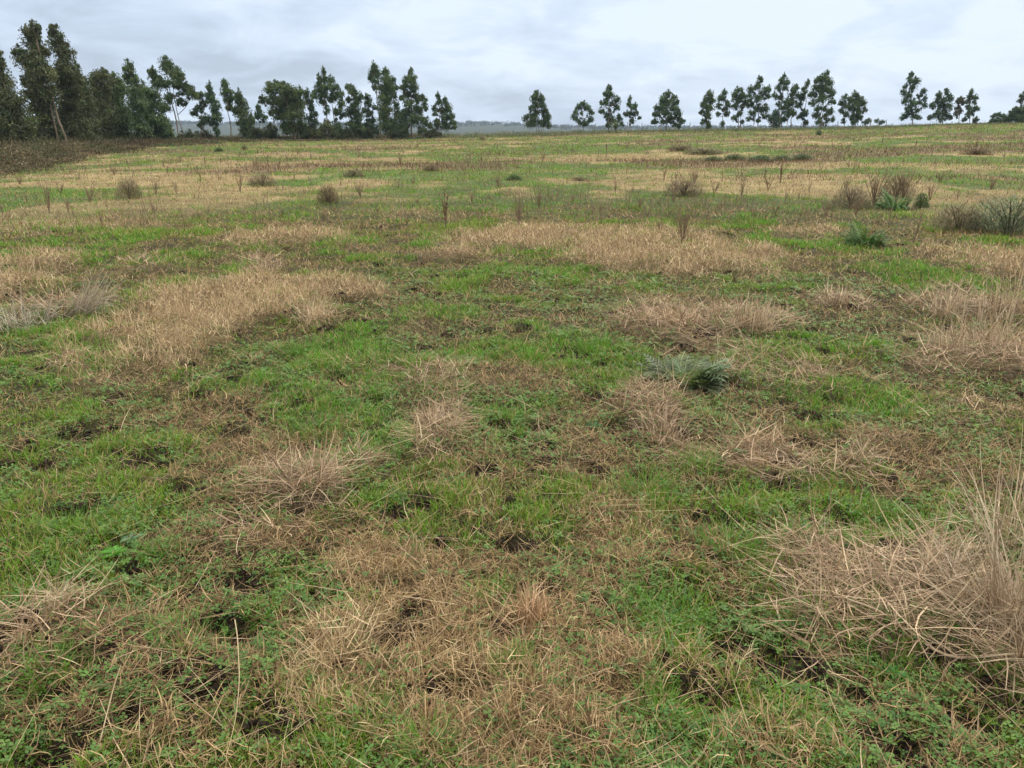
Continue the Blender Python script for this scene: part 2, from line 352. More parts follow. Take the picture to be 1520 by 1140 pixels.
# --- dead thatch + straw patches
D = MB()
def thatch(n, r0, r1, pexp):
    x, y, r = wedge(n, r0, r1, pexp); S = soil(x, y); lu = lush(x, y)
    m = rng.random(n) < (1-.93*S)*(1.0-.8*sm(.42, .58, lu)); x, y, r = x[m], y[m], r[m]; n = len(x)
    Z = H(x, y)+rng.uniform(0, .022, n); t_ = rng.random(n)
    col = mixc((.11, .062, .032), (.52, .37, .19), t_**1.4)*vary((1, 1, 1), n, .25)
    emit(D, x, y, Z, r, rng.uniform(.02, .10, n)*lod(r, .35), .0026*lod(r, .9)*rng.uniform(.6, 1.6, n), rng.uniform(0, 6.3, n), rng.uniform(.7, 1.55, n), rng.uniform(-1.0, 1.4, n), col, taper=3, side=rng.uniform(-1.2, 1.2, n), minz=Z-.01)
thatch(145000, 1.25, 5, 1.0); thatch(135000, 5, 16, 1.6); thatch(170000, 16, 110, 1.75)
def straw(kind, n, r0, r1, pexp):
    x, y, r = wedge(n, r0, r1, pexp); P = patch(x, y); S = soil(x, y); w = P[kind]*(1-.85*S)
    m = rng.random(n) < w; x, y, r = x[m], y[m], r[m]; n = len(x)
    if n == 0: return
    w = w[m]; Z = H(x, y)-.003; v = fbm(x/.35, y/.35, 2, 91)
    if kind == 'gold':
        hh = (.05+.13*v)*rng.uniform(.5, 1.4, n)*(.5+.5*w); hh = hh*np.where(r > 14, .55+.002*r, np.where(r > 7, .72, .9))
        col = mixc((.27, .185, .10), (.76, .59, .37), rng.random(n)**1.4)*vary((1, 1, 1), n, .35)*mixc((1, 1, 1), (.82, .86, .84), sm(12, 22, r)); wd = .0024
        lean = rng.uniform(.3, 1.6, n); cur = rng.uniform(-1.8, 1.8, n); lean = np.where(r > 12, lean*.6+.6, lean); az = rng.uniform(0, 6.3, n); Z = Z+rng.uniform(0, .11, n)*w*(r < 14)
    elif kind == 'curl':
        hh = rng.uniform(.03, .095, n)*(.6+.9*v); col = mixc((.24, .15, .07), (.70, .54, .32), rng.random(n)**1.3)*vary((1, 1, 1), n, .3); wd = .0023
        lean = rng.uniform(.1, 1.3, n); cur = rng.uniform(-.8, 2.0, n); az = rng.uniform(0, 6.3, n); Z = Z+rng.uniform(0, .02, n)
    else:
        hh = rng.uniform(.08, .30, n)*(.4+.6*w); col = mixc((.19, .12, .072), (.60, .455, .30), rng.random(n)**1.6)*vary((1, 1, 1), n, .35, .06); wd = .0036
        az = fbm(x/.35, y/.35, 2, 95)*14+rng.normal(0, 1.0, n)+math.pi*(rng.random(n) < .5); lean = rng.uniform(1.15, 1.62, n); cur = rng.uniform(-.25, .25, n); Z = Z+rng.uniform(0, .06, n)*w
        up = rng.random(n) < .12; lean[up] = rng.uniform(.3, 1.1, int(up.sum()))
    emit(D, x, y, Z, r, hh*lod(r, .15), wd*lod(r, .9)*rng.uniform(.6, 1.5, n), az, lean, cur, np.clip(col, 0, 1), taper=3, side=rng.uniform(-.8, .8, n), minz=H(x, y))
straw('curl', 130000, 1.25, 5, 1.0); straw('curl', 20000, 5, 9, 1.0)
straw('mat', 50000, 1.25, 5, 1.0); straw('mat', 80000, 5, 16, 1.4)
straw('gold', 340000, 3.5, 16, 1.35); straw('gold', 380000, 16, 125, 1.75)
straw('mat', 20000, 3, 8, 1.2)
# stray long stalks lying over the grass
x, y, r = wedge(4500, 1.25, 12, 1.0); n = len(x)
emit(D, x, y, H(x, y)+.02, r, rng.uniform(.08, .32, n), .0024*lod(r, .8)*rng.uniform(.7, 1.3, n), rng.uniform(0, 6.3, n), rng.uniform(1.25, 1.6, n), rng.uniform(-.1, .2, n), mixc((.22, .14, .08), (.52, .40, .26), rng.random(n)), taper=4, side=rng.uniform(-.5, .5, n))
# dark litter in the far field
x, y, r = wedge(110000, 20, 120, 1.7); P = patch(x, y); m = rng.random(len(x)) < P['litter']; x, y, r = x[m], y[m], r[m]; n = len(x)
emit(D, x, y, H(x, y), r, rng.uniform(.10, .32, n), .012*lod(r, .4), rng.uniform(0, 6.3, n), rng.uniform(.1, .9, n), rng.uniform(0, .8, n), vary((.15, .10, .06), n, .4))
tag(D.build('dry_grass', M_STRAW), kind='stuff', label='dry straw and dead grass lying in tan patches over the field', cat='dry grass')
# dead weed stems too many to count, standing in drifts over the middle and far field
x, y, r = wedge(5200, 13, 118, 1.55); m = rng.random(len(x)) < .12+.9*sm(.50, .66, fbm(x/6+3, y/6, 3, 141)); x, y, r = x[m], y[m], r[m]; k = 7; n = len(x)*k
X = jit(x, k)+rng.normal(0, .09, n); Y = jit(y, k)+rng.normal(0, .09, n); Rr = jit(r, k); W_ = MB()
W_.ribbons(X, Y, Hbase(X, Y), rng.uniform(.10, .42, n)*jit(rng.uniform(.5, 1.2, len(x)), k), .0045*lod(Rr, .75), rng.uniform(0, 6.3, n), rng.uniform(.02, .55, n), rng.uniform(-.2, .5, n), vary((.20, .145, .10), n, .4), K=1)
tag(W_.build('dead_weed_stems', M_TWIG), kind='stuff', label='thin brown dead weed stems standing in drifts over the field', cat='weeds')
# --- wet soil clods in the hoof holes and bare spots
Cl = MB(); ico = np.array([(0, 0, 1), (.894, 0, .447), (.276, .851, .447), (-.724, .526, .447), (-.724, -.526, .447), (.276, -.851, .447), (.724, .526, -.447), (-.276, .851, -.447), (-.894, 0, -.447), (-.276, -.851, -.447), (.724, -.526, -.447), (0, 0, -1)])
icf = np.array([(0,1,2),(0,2,3),(0,3,4),(0,4,5),(0,5,1),(1,6,2),(2,7,3),(3,8,4),(4,9,5),(5,10,1),(2,6,7),(3,7,8),(4,8,9),(5,9,10),(1,10,6)])
cx_, cy_, cr_ = [], [], []
for (hx, hy, ha, hs) in HW:
    m_ = int(14+60*min(1, ha/.12)) if ha > .05 else 5
    an = rng.uniform(0, 6.3, m_); d_ = ha*(.25+.8*rng.random(m_)); cx_ += list(hx+d_*np.cos(an)); cy_ += list(hy+d_*np.sin(an)); cr_ += list(rng.uniform(.005, .017, m_)*(1+ha*2))
x, y, r = wedge(3500, 1.25, 9, 1.0); cx_ += list(x); cy_ += list(y); cr_ += list(rng.uniform(.004, .012, len(x)))
cx_, cy_, cr_ = map(np.array, (cx_, cy_, cr_)); n = len(cx_)
V = ico[None]*rng.uniform(.65, 1.3, (n, 12, 1))*cr_[:, None, None]*np.array([1, 1, .75])+np.stack([cx_, cy_, H(cx_, cy_)+cr_*.3], 1)[:, None]
Cl.add(V.reshape(-1, 3), (np.arange(n)[:, None, None]*12+icf[None]).reshape(-1, 3), None, np.repeat(vary((.026, .018, .013), n, .4), 12, 0))
tag(Cl.build('soil_clods', M_GROUND), kind='stuff', label='dark wet soil clods around hoof holes in the grass', cat='soil')
# --- clover and small broad leaves
K_ = MB()
def clover(n, r0, r1, pexp, size):
    x, y, r = wedge(n, r0, r1, pexp); P = patch(x, y); S = soil(x, y); c_ = fbm(x/.4+9, y/.4, 3, 101)
    br = sm(.2, 1.2, x)*(1-sm(2.6, 3.6, y))*.35
    m = rng.random(n) < (1-.9*P['gold'])*(1-.6*P['mat'])*(1-.6*P['curl'])*(1-.98*S)*np.clip(.15+sm(.46, .6, c_)+br, 0, 1); x, y, r = x[m], y[m], r[m]; n = len(x)
    z = H(x, y)+rng.uniform(.006, .035, n); s = size*rng.uniform(.6, 1.4, n)*lod(r, .6); a0 = rng.uniform(0, 6.3, n); tl = rng.uniform(-.5, .5, (n, 2))
    col = mixc((.055, .13, .03), (.14, .26, .055), rng.random(n))*vary((1, 1, 1), n, .2)
    for k in range(3):
        a = a0+k*2.094; d = np.stack([np.cos(a), np.sin(a)], 1); e_ = np.stack([-np.sin(a), np.cos(a)], 1)
        V = np.zeros((n, 5, 3))
        for q_, (u, v) in enumerate(((0, 0), (.6, -.42), (1.05, -.22), (1.05, .22), (.6, .42))):
            o2 = d*u+e_*v; V[:, q_, 0] = x+o2[:, 0]*s; V[:, q_, 1] = y+o2[:, 1]*s; V[:, q_, 2] = z+(o2*tl).sum(1)*s
        b_ = np.arange(n)[:, None]*5
        K_.add(V.reshape(-1, 3), b_+np.array([[0, 1, 4]]), b_+np.array([[1, 2, 3, 4]]), np.repeat(col, 5, 0))
clover(60000, 1.25, 4.5, 1.0, .0095); clover(50000, 4.5, 9, 1.2, .010)
tag(K_.build('clover', M_GRASS), kind='stuff', label='small clover and broad weed leaves among the grass', cat='clover')

# ------------------------------------------------------------------ trees
def leaves(mb_, C, rad, nleaf, L, Wd, col, squash=1, droop=.55):
    n = nleaf; v = rng.normal(0, 1, (n, 3)); v /= np.linalg.norm(v, axis=1)[:, None]; rr_ = rng.random(n)**.45
    p = C+v*rr_[:, None]*np.asarray(rad)
    d = rng.normal(0, 1, (n, 3)); d[:, 2] -= droop*2; d /= np.linalg.norm(d, axis=1)[:, None]
    s_ = np.cross(d, rng.normal(0, 1, (n, 3))); s_ /= np.linalg.norm(s_, axis=1)[:, None]+1e-9
    l = L*rng.uniform(.6, 1.4, n)[:, None]; w = Wd*rng.uniform(.6, 1.4, n)[:, None]
    V = np.stack([p-d*l*.5, p+s_*w*.5, p+d*l*.5, p-s_*w*.5], 1)
    mb_.add(V.reshape(-1, 3), None, np.arange(n)[:, None]*4+np.array([[0, 1, 2, 3]]), np.repeat(vary(col, n, .25, .08), 4, 0))
def tree(label, D_, bases, lobes, tint=(.060, .088, .045), dens=1.0, bark=None, name='eucalyptus_tree', group='eucalyptus trees along the field edge', lsz=1.0):
    bark = bark or M_BARK; B = []
    for bx in bases:
        x_ = atD(bx, 200, D_)[0][0]; B.append(np.array([x_, D_, float(Hbase(x_, D_))]))
    Wl = []; half = 0
    xs = [l_[0] for l_ in lobes]; wpx = (max(xs)-min(xs))/2+5
    for (px, py, a_, b_) in lobes:
        c_, s_ = atD(px, py, D_); off = rng.uniform(-.55, .55)*wpx*s_*(1-abs(px-np.mean(xs))/(wpx+12)*.5)
        c_, s_ = atD(px, py, D_+off); Wl.append((c_, a_*s_*1.12, b_*s_*1.12))
    Wl.sort(key=lambda q: -q[0][2])
    b0 = B[0]; r0 = root(name, tuple(b0), label, 'tree', group)
    T = MB(); Lm = MB(); paths = []
    tops = [w for w in Wl[:max(2, len(Wl)//3)]]
    for k, b_ in enumerate(B):
        tp = min(tops, key=lambda q: abs(q[0][0]-b_[0])+.25*(Wl[0][0][2]-q[0][2])+(0 if k else .8*(Wl[0][0][2]-q[0][2])))[0]
        if k and len(B) > 2: tp = Wl[min(k, len(Wl)-1)][0]
        h_ = tp[2]-b_[2]; m_ = 9; u = np.linspace(0, 1, m_)
        pts = b_[None]*(1-u[:, None])+tp[None]*u[:, None]; pts[:, 0] += (b_[0]-tp[0])*-.18*np.sin(u*math.pi)+rng.normal(0, .07, m_)*(u > .05)
        pts[0, 2] -= .25; rad = .0115*h_*(1-.85*u)+.016
        T.tube(pts, rad*(.8 if k == 0 else .6), 7); paths.append(pts)
    Ms = []
    for (c_, a_, b_) in Wl:
        best = None
        for pts in paths:
            zt = c_[2]-.7*abs(c_[0]-pts[:, 0].mean())-.35*b_; q = pts[np.argmin(np.abs(pts[:, 2]-max(zt, pts[2, 2])))]
            dd = np.linalg.norm(q-c_)
            if best is None or dd < best[0]: best = (dd, q)
        q = best[1]; mid = (q+c_)/2+np.array([rng.normal(0, .12), rng.normal(0, .12), -.1*best[0]])
        Ms.append((q, c_, min(a_, b_)))
        Lm.tube([q, mid, c_, c_+(c_-mid)*.5], [.045, .035, .022, .008], 4)
        for z_ in range(3):
            e2 = c_+rng.normal(0, .5, 3)*np.array([a_, a_, b_]); Lm.tube([mid*.4+c_*.6, (c_+e2)/2, e2], [.02, .013, .006], 3)
    tr = T.build('trunk', bark, r0, b0, True); lm = Lm.build('limb', bark, tr, b0, True)
    Cn = MB(); px_m = D_/768.
    for (c_, a_, b_) in Wl:
        area = math.pi*a_*b_; nc = max(7, int(area*7.0)); tot = area*260*dens/(lsz*lsz)+60
        lt = rng.uniform(.85, 1.2)
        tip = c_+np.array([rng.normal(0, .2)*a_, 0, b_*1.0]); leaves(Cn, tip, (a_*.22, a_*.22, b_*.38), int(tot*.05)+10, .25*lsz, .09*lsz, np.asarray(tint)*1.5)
        for q in range(nc):
            v = rng.normal(0, 1, 3); v /= np.linalg.norm(v); v *= rng.random()**.4*rng.uniform(.85, 1.22)
            if v[2] < -.3 and rng.random() < .35: v[2] *= -.5
            cc = c_+v*np.array([a_, a_*.95, b_])*.86; rc = min(a_, b_)*rng.uniform(.16, .46)+.10
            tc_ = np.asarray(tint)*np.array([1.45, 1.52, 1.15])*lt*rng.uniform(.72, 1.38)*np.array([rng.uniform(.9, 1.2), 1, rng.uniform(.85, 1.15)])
            leaves(Cn, cc, (rc, rc, rc*rng.uniform(.7, 1.1)), max(4, int(tot/nc)), .27*lsz, .11*lsz, tc_)
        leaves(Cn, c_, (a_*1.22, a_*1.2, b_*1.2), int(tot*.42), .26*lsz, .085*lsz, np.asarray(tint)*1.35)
    for (q, c_, m_) in Ms:
        for w_ in (.35, .6, .8):
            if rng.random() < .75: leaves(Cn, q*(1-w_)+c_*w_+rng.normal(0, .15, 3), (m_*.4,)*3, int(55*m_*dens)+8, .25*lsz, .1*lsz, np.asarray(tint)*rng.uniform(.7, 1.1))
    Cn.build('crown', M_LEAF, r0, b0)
    return r0
E = 'tall slim eucalyptus'
BR = (.062, .072, .040)
TREES = [
 ('brownish eucalyptus cut by the left edge of the photo, leaning left', 60, [28], [(-2,95,8,22),(4,122,14,20),(14,150,18,18),(24,182,22,20),(6,190,20,22),(38,205,13,12),(-15,130,14,30),(-12,190,14,25)], BR, 1.2),
 ('tallest eucalyptus on the left, its long pale trunk leaning left', 66, [98,84], [(51,44,7,10),(43,56,11,13),(28,78,8,9),(36,90,14,10),(56,72,12,14),(50,92,18,12),(62,112,18,16),(44,118,10,14),(66,140,18,20),(50,138,12,12),(62,172,18,22),(72,200,20,16)], BR, 1.15),
 ('tall dark eucalyptus just right of the tallest, second highest top', 69, [104,100], [(82,50,9,10),(88,66,12,12),(95,84,12,13),(98,104,14,14),(88,120,10,14),(108,126,16,18),(104,150,18,18),(98,185,16,22),(118,196,20,20)], BR, 1.15),
 ('dark low eucalyptus sloping down right of the two highest crowns', 72, [122], [(112,108,8,12),(120,130,11,18),(128,158,12,20),(132,188,15,22),(120,176,16,22)], BR, 1.2),
 ('broad dark round-topped eucalyptus beside the sloping one at left', 78, [152,140], [(150,112,11,8),(138,122,10,10),(158,124,10,10),(148,142,16,16),(140,165,15,20),(155,172,15,22),(140,198,18,15)], BR, 1.2),
 ('dense eucalyptus in the left belt with two thin trunks low down', 80, [172,183], [(172,122,11,10),(180,136,12,12),(168,146,12,14),(176,166,14,16),(168,190,15,16),(186,180,10,12)], (.058,.082,.042), 1.15),
 ('eucalyptus with a small pointed top rising out of the left belt', 84, [204], [(191,100,7,9),(193,112,9,6),(201,120,7,6),(190,120,5,4),(198,136,13,10),(205,154,15,12),(198,176,13,12),(208,194,14,12)], (.06,.09,.045), 1.0),
 ('bushy mid-green eucalyptus filling the belt left of the wide leaning crown', 87, [226,214], [(214,134,11,9),(226,140,9,8),(222,154,15,11),(236,160,10,9),(212,168,10,10),(230,178,14,12),(242,184,11,9),(222,198,16,9),(248,196,9,10)], (.06,.09,.045), .95),
 ('wide eucalyptus with a domed top and several pale forked stems', 92, [268,274,262], [(246,94,9,8),(252,104,12,8),(227,108,6,7),(232,118,10,9),(240,126,10,8),(262,112,11,9),(268,124,9,9),(277,134,9,8),(286,142,9,6),(256,122,8,6),(250,146,10,6),(270,152,7,5),(246,160,8,6)], (.056,.080,.040), 1.0),
 ('thin open eucalyptus with a small ragged top at the end of the belt', 96, [303,297], [(297,144,5,6),(302,154,5,5),(294,162,5,5),(288,168,6,5),(304,176,8,6),(298,186,5,4)], (.05,.08,.05), .8),
 ('narrow pointed eucalyptus standing free, ragged below', 96, [322], [(311,130,4,7),(311,142,7,7),(316,152,8,7),(320,163,8,6),(321,174,9,6),(315,182,7,5),(322,194,4,8)], (.052,.085,.05), .95),
 ('slim leaning eucalyptus with bare stem below its small crown', 100, [345], [(334,127,5,7),(336,138,8,8),(338,150,6,7),(343,144,5,5),(340,160,4,5)], (.06,.09,.045), 1.1),
 ('dark eucalyptus leaning left right beside the bare-stemmed slim one', 99, [359,364], [(354,142,5,8),(357,153,8,8),(361,166,10,9),(363,180,10,10),(364,196,8,8),(373,178,5,7),(350,166,5,6)], (.06,.082,.042), 1.25),
 ('tiny far eucalyptus in the gap left of the big round crown', 118, [386], [(383,161,3.5,5),(386,168,6,5),(391,176,6,5),(380,172,3,4)], (.05,.085,.055), 1.1),
 ('big round dark eucalyptus with a mushroom-like spreading crown', 108, [438,446,405], [(410,126,14,5),(420,131,14,7),(402,134,10,6),(428,138,12,9),(443,140,8,9),(392,146,7,4),(389,152,5,3),(408,150,12,8),(428,155,16,12),(445,155,8,10),(416,170,12,9),(436,172,14,12),(404,166,7,5),(428,190,14,10),(446,192,11,12),(402,192,7,7)], (.058,.080,.036), 1.35),
 ('slender eucalyptus pressed against the right side of the round crown', 111, [464], [(455,140,5,7),(458,150,6,6),(463,160,5,6),(466,170,6,5),(458,176,6,5),(468,182,4,6),(460,194,9,9)], (.052,.080,.05), .95),
 ('eucalyptus with a sharp spire top and ragged wide shoulders', 110, [488,498], [(480,108,3,7),(480,119,6,6),(473,118,3,7),(474,130,7,7),(484,130,7,7),(491,119,5,6),(495,130,8,8),(468,142,7,6),(480,142,7,6),(503,140,7,7),(492,146,6,6),(478,152,7,4),(506,156,6,8),(485,164,5,6),(508,170,6,6),(498,166,4,5),(500,192,10,10)], (.055,.085,.045), .95),
 ('small scrubby young eucalyptus under the spire-topped one', 106, [486], [(486,188,8,8),(478,196,7,7),(494,198,7,6)], BR, 1.0),
 ('dark narrow eucalyptus with a blunt tilted top', 112, [532,524], [(520,132,6,6),(526,138,8,7),(532,146,7,7),(518,149,5,4),(528,156,8,6),(522,166,9,7),(532,172,8,8),(524,186,9,9),(534,194,8,9)], (.055,.082,.043), 1.1),
 ('shorter open eucalyptus between the blunt-topped and the twin-topped one', 115, [551], [(546,147,6,6),(548,155,6,5),(542,164,6,5),(549,170,6,5),(556,160,4,3),(553,178,6,5),(545,186,6,7),(556,194,7,8)], (.052,.080,.05), .95),
 ('highest eucalyptus of the middle group, thin crown on a bare stem', 114, [566], [(555,98,4,6),(552,108,5,6),(559,106,5,6),(551,118,5,6),(558,120,5,6),(556,130,4,4),(562,112,3,5)], (.06,.095,.055), .85),
 ('dense column-shaped eucalyptus in front of the highest of the middle group', 112, [572,575], [(573,108,5,6),(573,119,8,8),(570,132,8,9),(578,134,7,9),(571,149,10,10),(573,165,10,10),(570,180,9,9),(578,190,10,10)], (.062,.088,.042), 1.3),
 ('narrow green eucalyptus flank on the right of the dense column', 116, [588], [(583,120,4,6),(587,130,4,6),(585,142,4,6),(588,156,5,6),(590,168,5,5),(586,180,5,7),(590,194,6,8)], (.052,.085,.05), .9),
 ('broad pointed eucalyptus with a pale straight trunk showing at its foot', 112, [612,610], [(610,108,3.5,6),(611,118,7,7),(601,119,4,5),(600,130,7,6),(614,130,7,7),(606,140,7,5),(598,146,6,4),(618,144,6,6),(626,148,7,6),(630,158,5,6),(608,154,9,5),(620,164,8,7),(606,169,11,7),(596,178,9,9),(618,178,11,8),(631,180,7,5),(597,194,9,9),(638,187,4,4),(626,194,6,5)], (.055,.080,.042), 1.15),
 ('isolated twin-topped eucalyptus at the right end of the long belt', 116, [657,667,650], [(650,143,3,5),(653,152,5,5),(645,160,4,5),(646,169,4,3),(661,151,3.5,6),(665,160,6,7),(657,164,5,6),(669,172,6,6),(660,175,6,6),(672,182,5,4),(648,184,6,6),(660,188,7,7),(675,188,2.5,3)], (.052,.082,.042), 1.05),
 ('bell-shaped eucalyptus standing alone near the middle of the photo', 128, [800,797,805], [(797,140,4.5,5),(792,147,5,5),(803,147,5,6),(797,155,6,5),(790,160,5,4),(806,157,5,4),(809,166,5,6),(798,167,6,5),(788,171,6,4),(781,176,6,4.5),(794,178,7,5),(812,176,6,7),(806,183,7,5),(787,185,8,5),(815,186,4,4)], (.05,.077,.04), 1.15),
 ('small round-crowned eucalyptus, open in the middle, on a thin stem', 132, [867], [(865,155,5,4.5),(858,160,4,4.5),(872,160,5,4.5),(877,168,4.5,5),(855,168,4,4),(851,174,4,4),(863,168,2,3),(857,178,4,3.5),(866,183,8,4.5),(877,178,4,4)], (.05,.082,.05), 1.0),
 ('tall ragged eucalyptus with the spiky palm at its foot', 130, [903,908], [(904,132,4.5,5),(901,141,5.5,6),(908,142,5,5),(916,150,5,6),(899,152,5.5,5),(892,153,2,3),(908,155,3,4),(915,160,5,4),(893,164,5,4),(904,167,3,6),(899,172,4,3),(907,177,6,6),(919,177,5,6),(903,186,4,4),(923,185,3,3)], (.048,.078,.042), 1.05),
 ('small spire-topped eucalyptus next to the tall ragged one', 131, [937], [(935,148,2.5,5),(934,156,3.5,4),(939,160,2.5,4),(943,158,3,4.5),(944,168,3.5,4),(931,169,4.5,4),(938,170,5,4),(949,175,2.5,2),(938,180,3.5,4)], (.05,.08,.048), 1.0),
 ('wide dense eucalyptus with many thin stems, standing apart', 128, [990,984,996], [(991,140,5.5,5),(984,147,5,6),(998,146,5,5),(1003,152,4,7),(990,155,9,7),(978,160,6,6),(1000,163,7,6),(986,168,9,6),(974,170,5,5),(1008,168,5,5),(996,176,7,5),(972,180,5,3.5),(983,181,7,4),(1000,184,4,4)], (.05,.078,.043), 1.2),
 ('small sapling eucalyptus touching the right of the wide dense one', 128, [1009], [(1007,178,3,4),(1012,181,4.5,4),(1007,186,3.5,3)], (.048,.076,.045), 1.1),
 ('leftmost eucalyptus of the right-hand row, drooping to its left', 132, [1050], [(1054,140,5,5),(1049,148,6,5),(1057,150,5,6),(1045,157,5.5,5),(1053,161,7,5.5),(1042,167,4,4),(1050,172,6,5),(1046,181,6,4),(1052,188,4,4)], (.055,.08,.04), 1.15),
 ('slim eucalyptus with see-through crown, second in the right-hand row', 136, [1071], [(1075,138,4.5,4.5),(1071,146,7,5),(1079,152,3,3),(1068,157,4,5),(1080,159,4.5,5),(1074,163,3,3),(1079,169,4,4),(1066,170,3.5,3),(1072,184,4,3.5)], (.052,.085,.052), .85),
 ('eucalyptus with a dense square head over thin stems, third in the row', 134, [1095,1098], [(1097,135,6,5),(1091,140,5,5),(1102,143,5,5),(1095,149,8,5.5),(1106,153,4,4.5),(1091,159,5,4),(1101,160,3,4),(1098,170,5,4),(1090,176,5,3.5),(1102,181,3,2.5)], (.05,.078,.04), .95),
 ('tall many-lobed eucalyptus in the centre of the right-hand row', 133, [1124,1118], [(1128,119,4.5,5),(1125,129,6,5.5),(1114,133,5,5),(1134,136,6,5),(1141,132,3,5),(1140,143,4,4),(1112,145,6,5),(1127,146,7,6),(1113,156,6,5),(1124,160,4,5),(1134,162,7,6),(1116,168,5,5),(1137,173,6,4),(1112,177,4.5,3),(1126,179,3,3)], (.052,.082,.042), 1.0),
 ('open feathery eucalyptus with a split crown left of the paired one', 136, [1158,1155], [(1164,113,2.5,4),(1160,121,5,4.5),(1168,122,4,5),(1156,131,5,5),(1165,131,5,4),(1150,143,4,5),(1158,145,4.5,4),(1155,155,3.5,3)], (.052,.085,.05), .85),
 ('eucalyptus in the row with a heavy low crown below the feathery one', 134, [1172,1166], [(1180,131,5,5),(1175,140,6,5),(1184,142,3,4),(1168,150,6,5),(1176,154,7,6),(1164,160,6,5.5),(1170,168,8,6),(1162,178,6,4),(1178,168,4,4)], (.052,.08,.042), 1.1),
 ('round bluish bush-like tree low in the gap of the right-hand row', 150, [1150], [(1151,169,5,5),(1146,177,6,5.5),(1155,178,6,6),(1150,186,7,4)], (.04,.07,.055), 1.2),
 ('narrow eucalyptus with an upright tuft beside the biggest of the row', 135, [1191], [(1198,124,4,5),(1194,134,5,5.5),(1190,146,4.5,6),(1187,156,4,5),(1194,168,5,5),(1188,174,5,4),(1195,183,4,4)], (.05,.078,.043), 1.0),
 ('biggest eucalyptus of the right-hand row with a full pear-shaped crown', 131, [1214,1217], [(1227,110,4,4.5),(1221,117,7,6),(1212,119,4,4),(1230,122,7,6),(1212,129,7,6),(1224,133,9,7),(1235,138,5,7),(1206,141,6,6),(1219,147,9,6),(1235,151,5,4),(1206,153,5,4),(1214,161,5,4),(1232,166,6,5),(1211,171,5,5),(1224,162,3,3),(1236,177,3,3.5),(1214,181,4,4)], (.052,.08,.04), 1.15),
 ('young thin eucalyptus under the biggest crown of the row', 138, [1224], [(1224,174,4,4),(1228,180,3.5,4),(1221,184,3,3)], (.05,.08,.05), .9),
 ('see-through grey eucalyptus just left of the globe-shaped one', 134, [1253], [(1254,145,4.5,4),(1249,152,4,4.5),(1255,157,4,4),(1249,165,4,4),(1256,170,4,4),(1252,180,3.5,3.5)], (.055,.085,.055), .8),
 ('globe-shaped eucalyptus closing the right-hand row', 131, [1266], [(1269,141,5,5),(1263,149,5,5),(1275,148,5,4.5),(1281,154,5,5.5),(1270,156,7,6),(1283,164,3.5,4),(1262,162,5,5),(1274,166,7,5),(1266,174,6,5),(1276,175,5,4),(1268,182,5,4)], (.05,.076,.038), 1.2),
 ('tall loose eucalyptus standing free on the right horizon', 128, [1354], [(1353,112,3.5,4.5),(1349,120,4,5),(1360,122,6,6),(1355,131,5,5),(1344,129,3,4),(1341,138,4,5),(1348,143,5,6),(1371,136,4,4),(1366,142,3,3),(1342,150,3.5,5),(1354,153,5,5),(1373,147,2.5,5),(1365,153,5,4),(1372,157,3.5,4),(1348,162,5,4),(1360,164,6,4),(1345,171,6,4),(1356,173,7,4.5),(1339,176,3.5,2.5),(1364,175,4,2.5)], (.046,.078,.05), .95),
 ('stout twin-lobed eucalyptus, middle of the three free ones at right', 129, [1396], [(1394,141,4,4.5),(1405,138,4,5),(1410,146,4.5,5),(1400,149,4,4),(1391,150,5,4),(1384,157,5,4),(1397,158,6,5),(1409,157,5,6),(1403,167,6,5),(1393,169,6,5),(1383,174,5,3.5),(1409,174,4,4),(1397,178,6,3)], (.046,.074,.046), 1.1),
 ('thin brown-tinted eucalyptus with flat layers near the right edge', 130, [1421], [(1427,147,5,3),(1422,152,4,3),(1430,153,4,3),(1421,160,4,3),(1419,169,3.5,3.5),(1426,165,3,3)], (.066,.072,.05), .9),
 ('eucalyptus with a tapering top, rightmost of the three free ones', 130, [1437,1440], [(1442,137,3,4),(1440,144,5,4),(1448,145,4,4),(1437,151,4,3),(1446,153,3,3),(1438,159,4.5,4),(1449,162,4.5,4),(1441,167,5,4),(1436,172,4,4),(1449,178,4,4),(1431,178,3,3)], (.052,.078,.05), .95),
 ('flat-topped broad small tree left of the dark one at the right edge', 132, [1483], [(1482,170,6,2.5),(1475,173,4,2.5),(1489,173,5,3),(1478,179,7,4),(1490,181,6,4.5),(1470,183,4,3)], (.045,.07,.042), 1.15),
 ('dark spreading tree cut by the right edge of the photo', 125, [1512,1522], [(1519,143,5,5),(1514,150,4,2.5),(1508,162,4,3),(1516,165,8,6),(1503,170,7,5),(1497,178,6,6),(1512,178,10,8),(1524,170,9,12),(1530,150,8,10)], (.042,.062,.034), 1.4),
 ('small low far tree right of the globe-shaped eucalyptus, first of two', 190, [1286], [(1283,182,4,3),(1289,180,4,3.5)], (.04,.07,.05), 1.2),
 ('small low far tree standing midway between the row and the loose free tree', 190, [1305], [(1302,180,4,3),(1307,183,3,2.5),(1311,181,3,2.5)], (.04,.07,.05), 1.2),
]
for T_ in TREES: tree(*T_[:4], tint=T_[4], dens=T_[5]*(1.35 if T_[1] < 100 else 1.1), lsz=1.0 if T_[1] > 80 else .9)

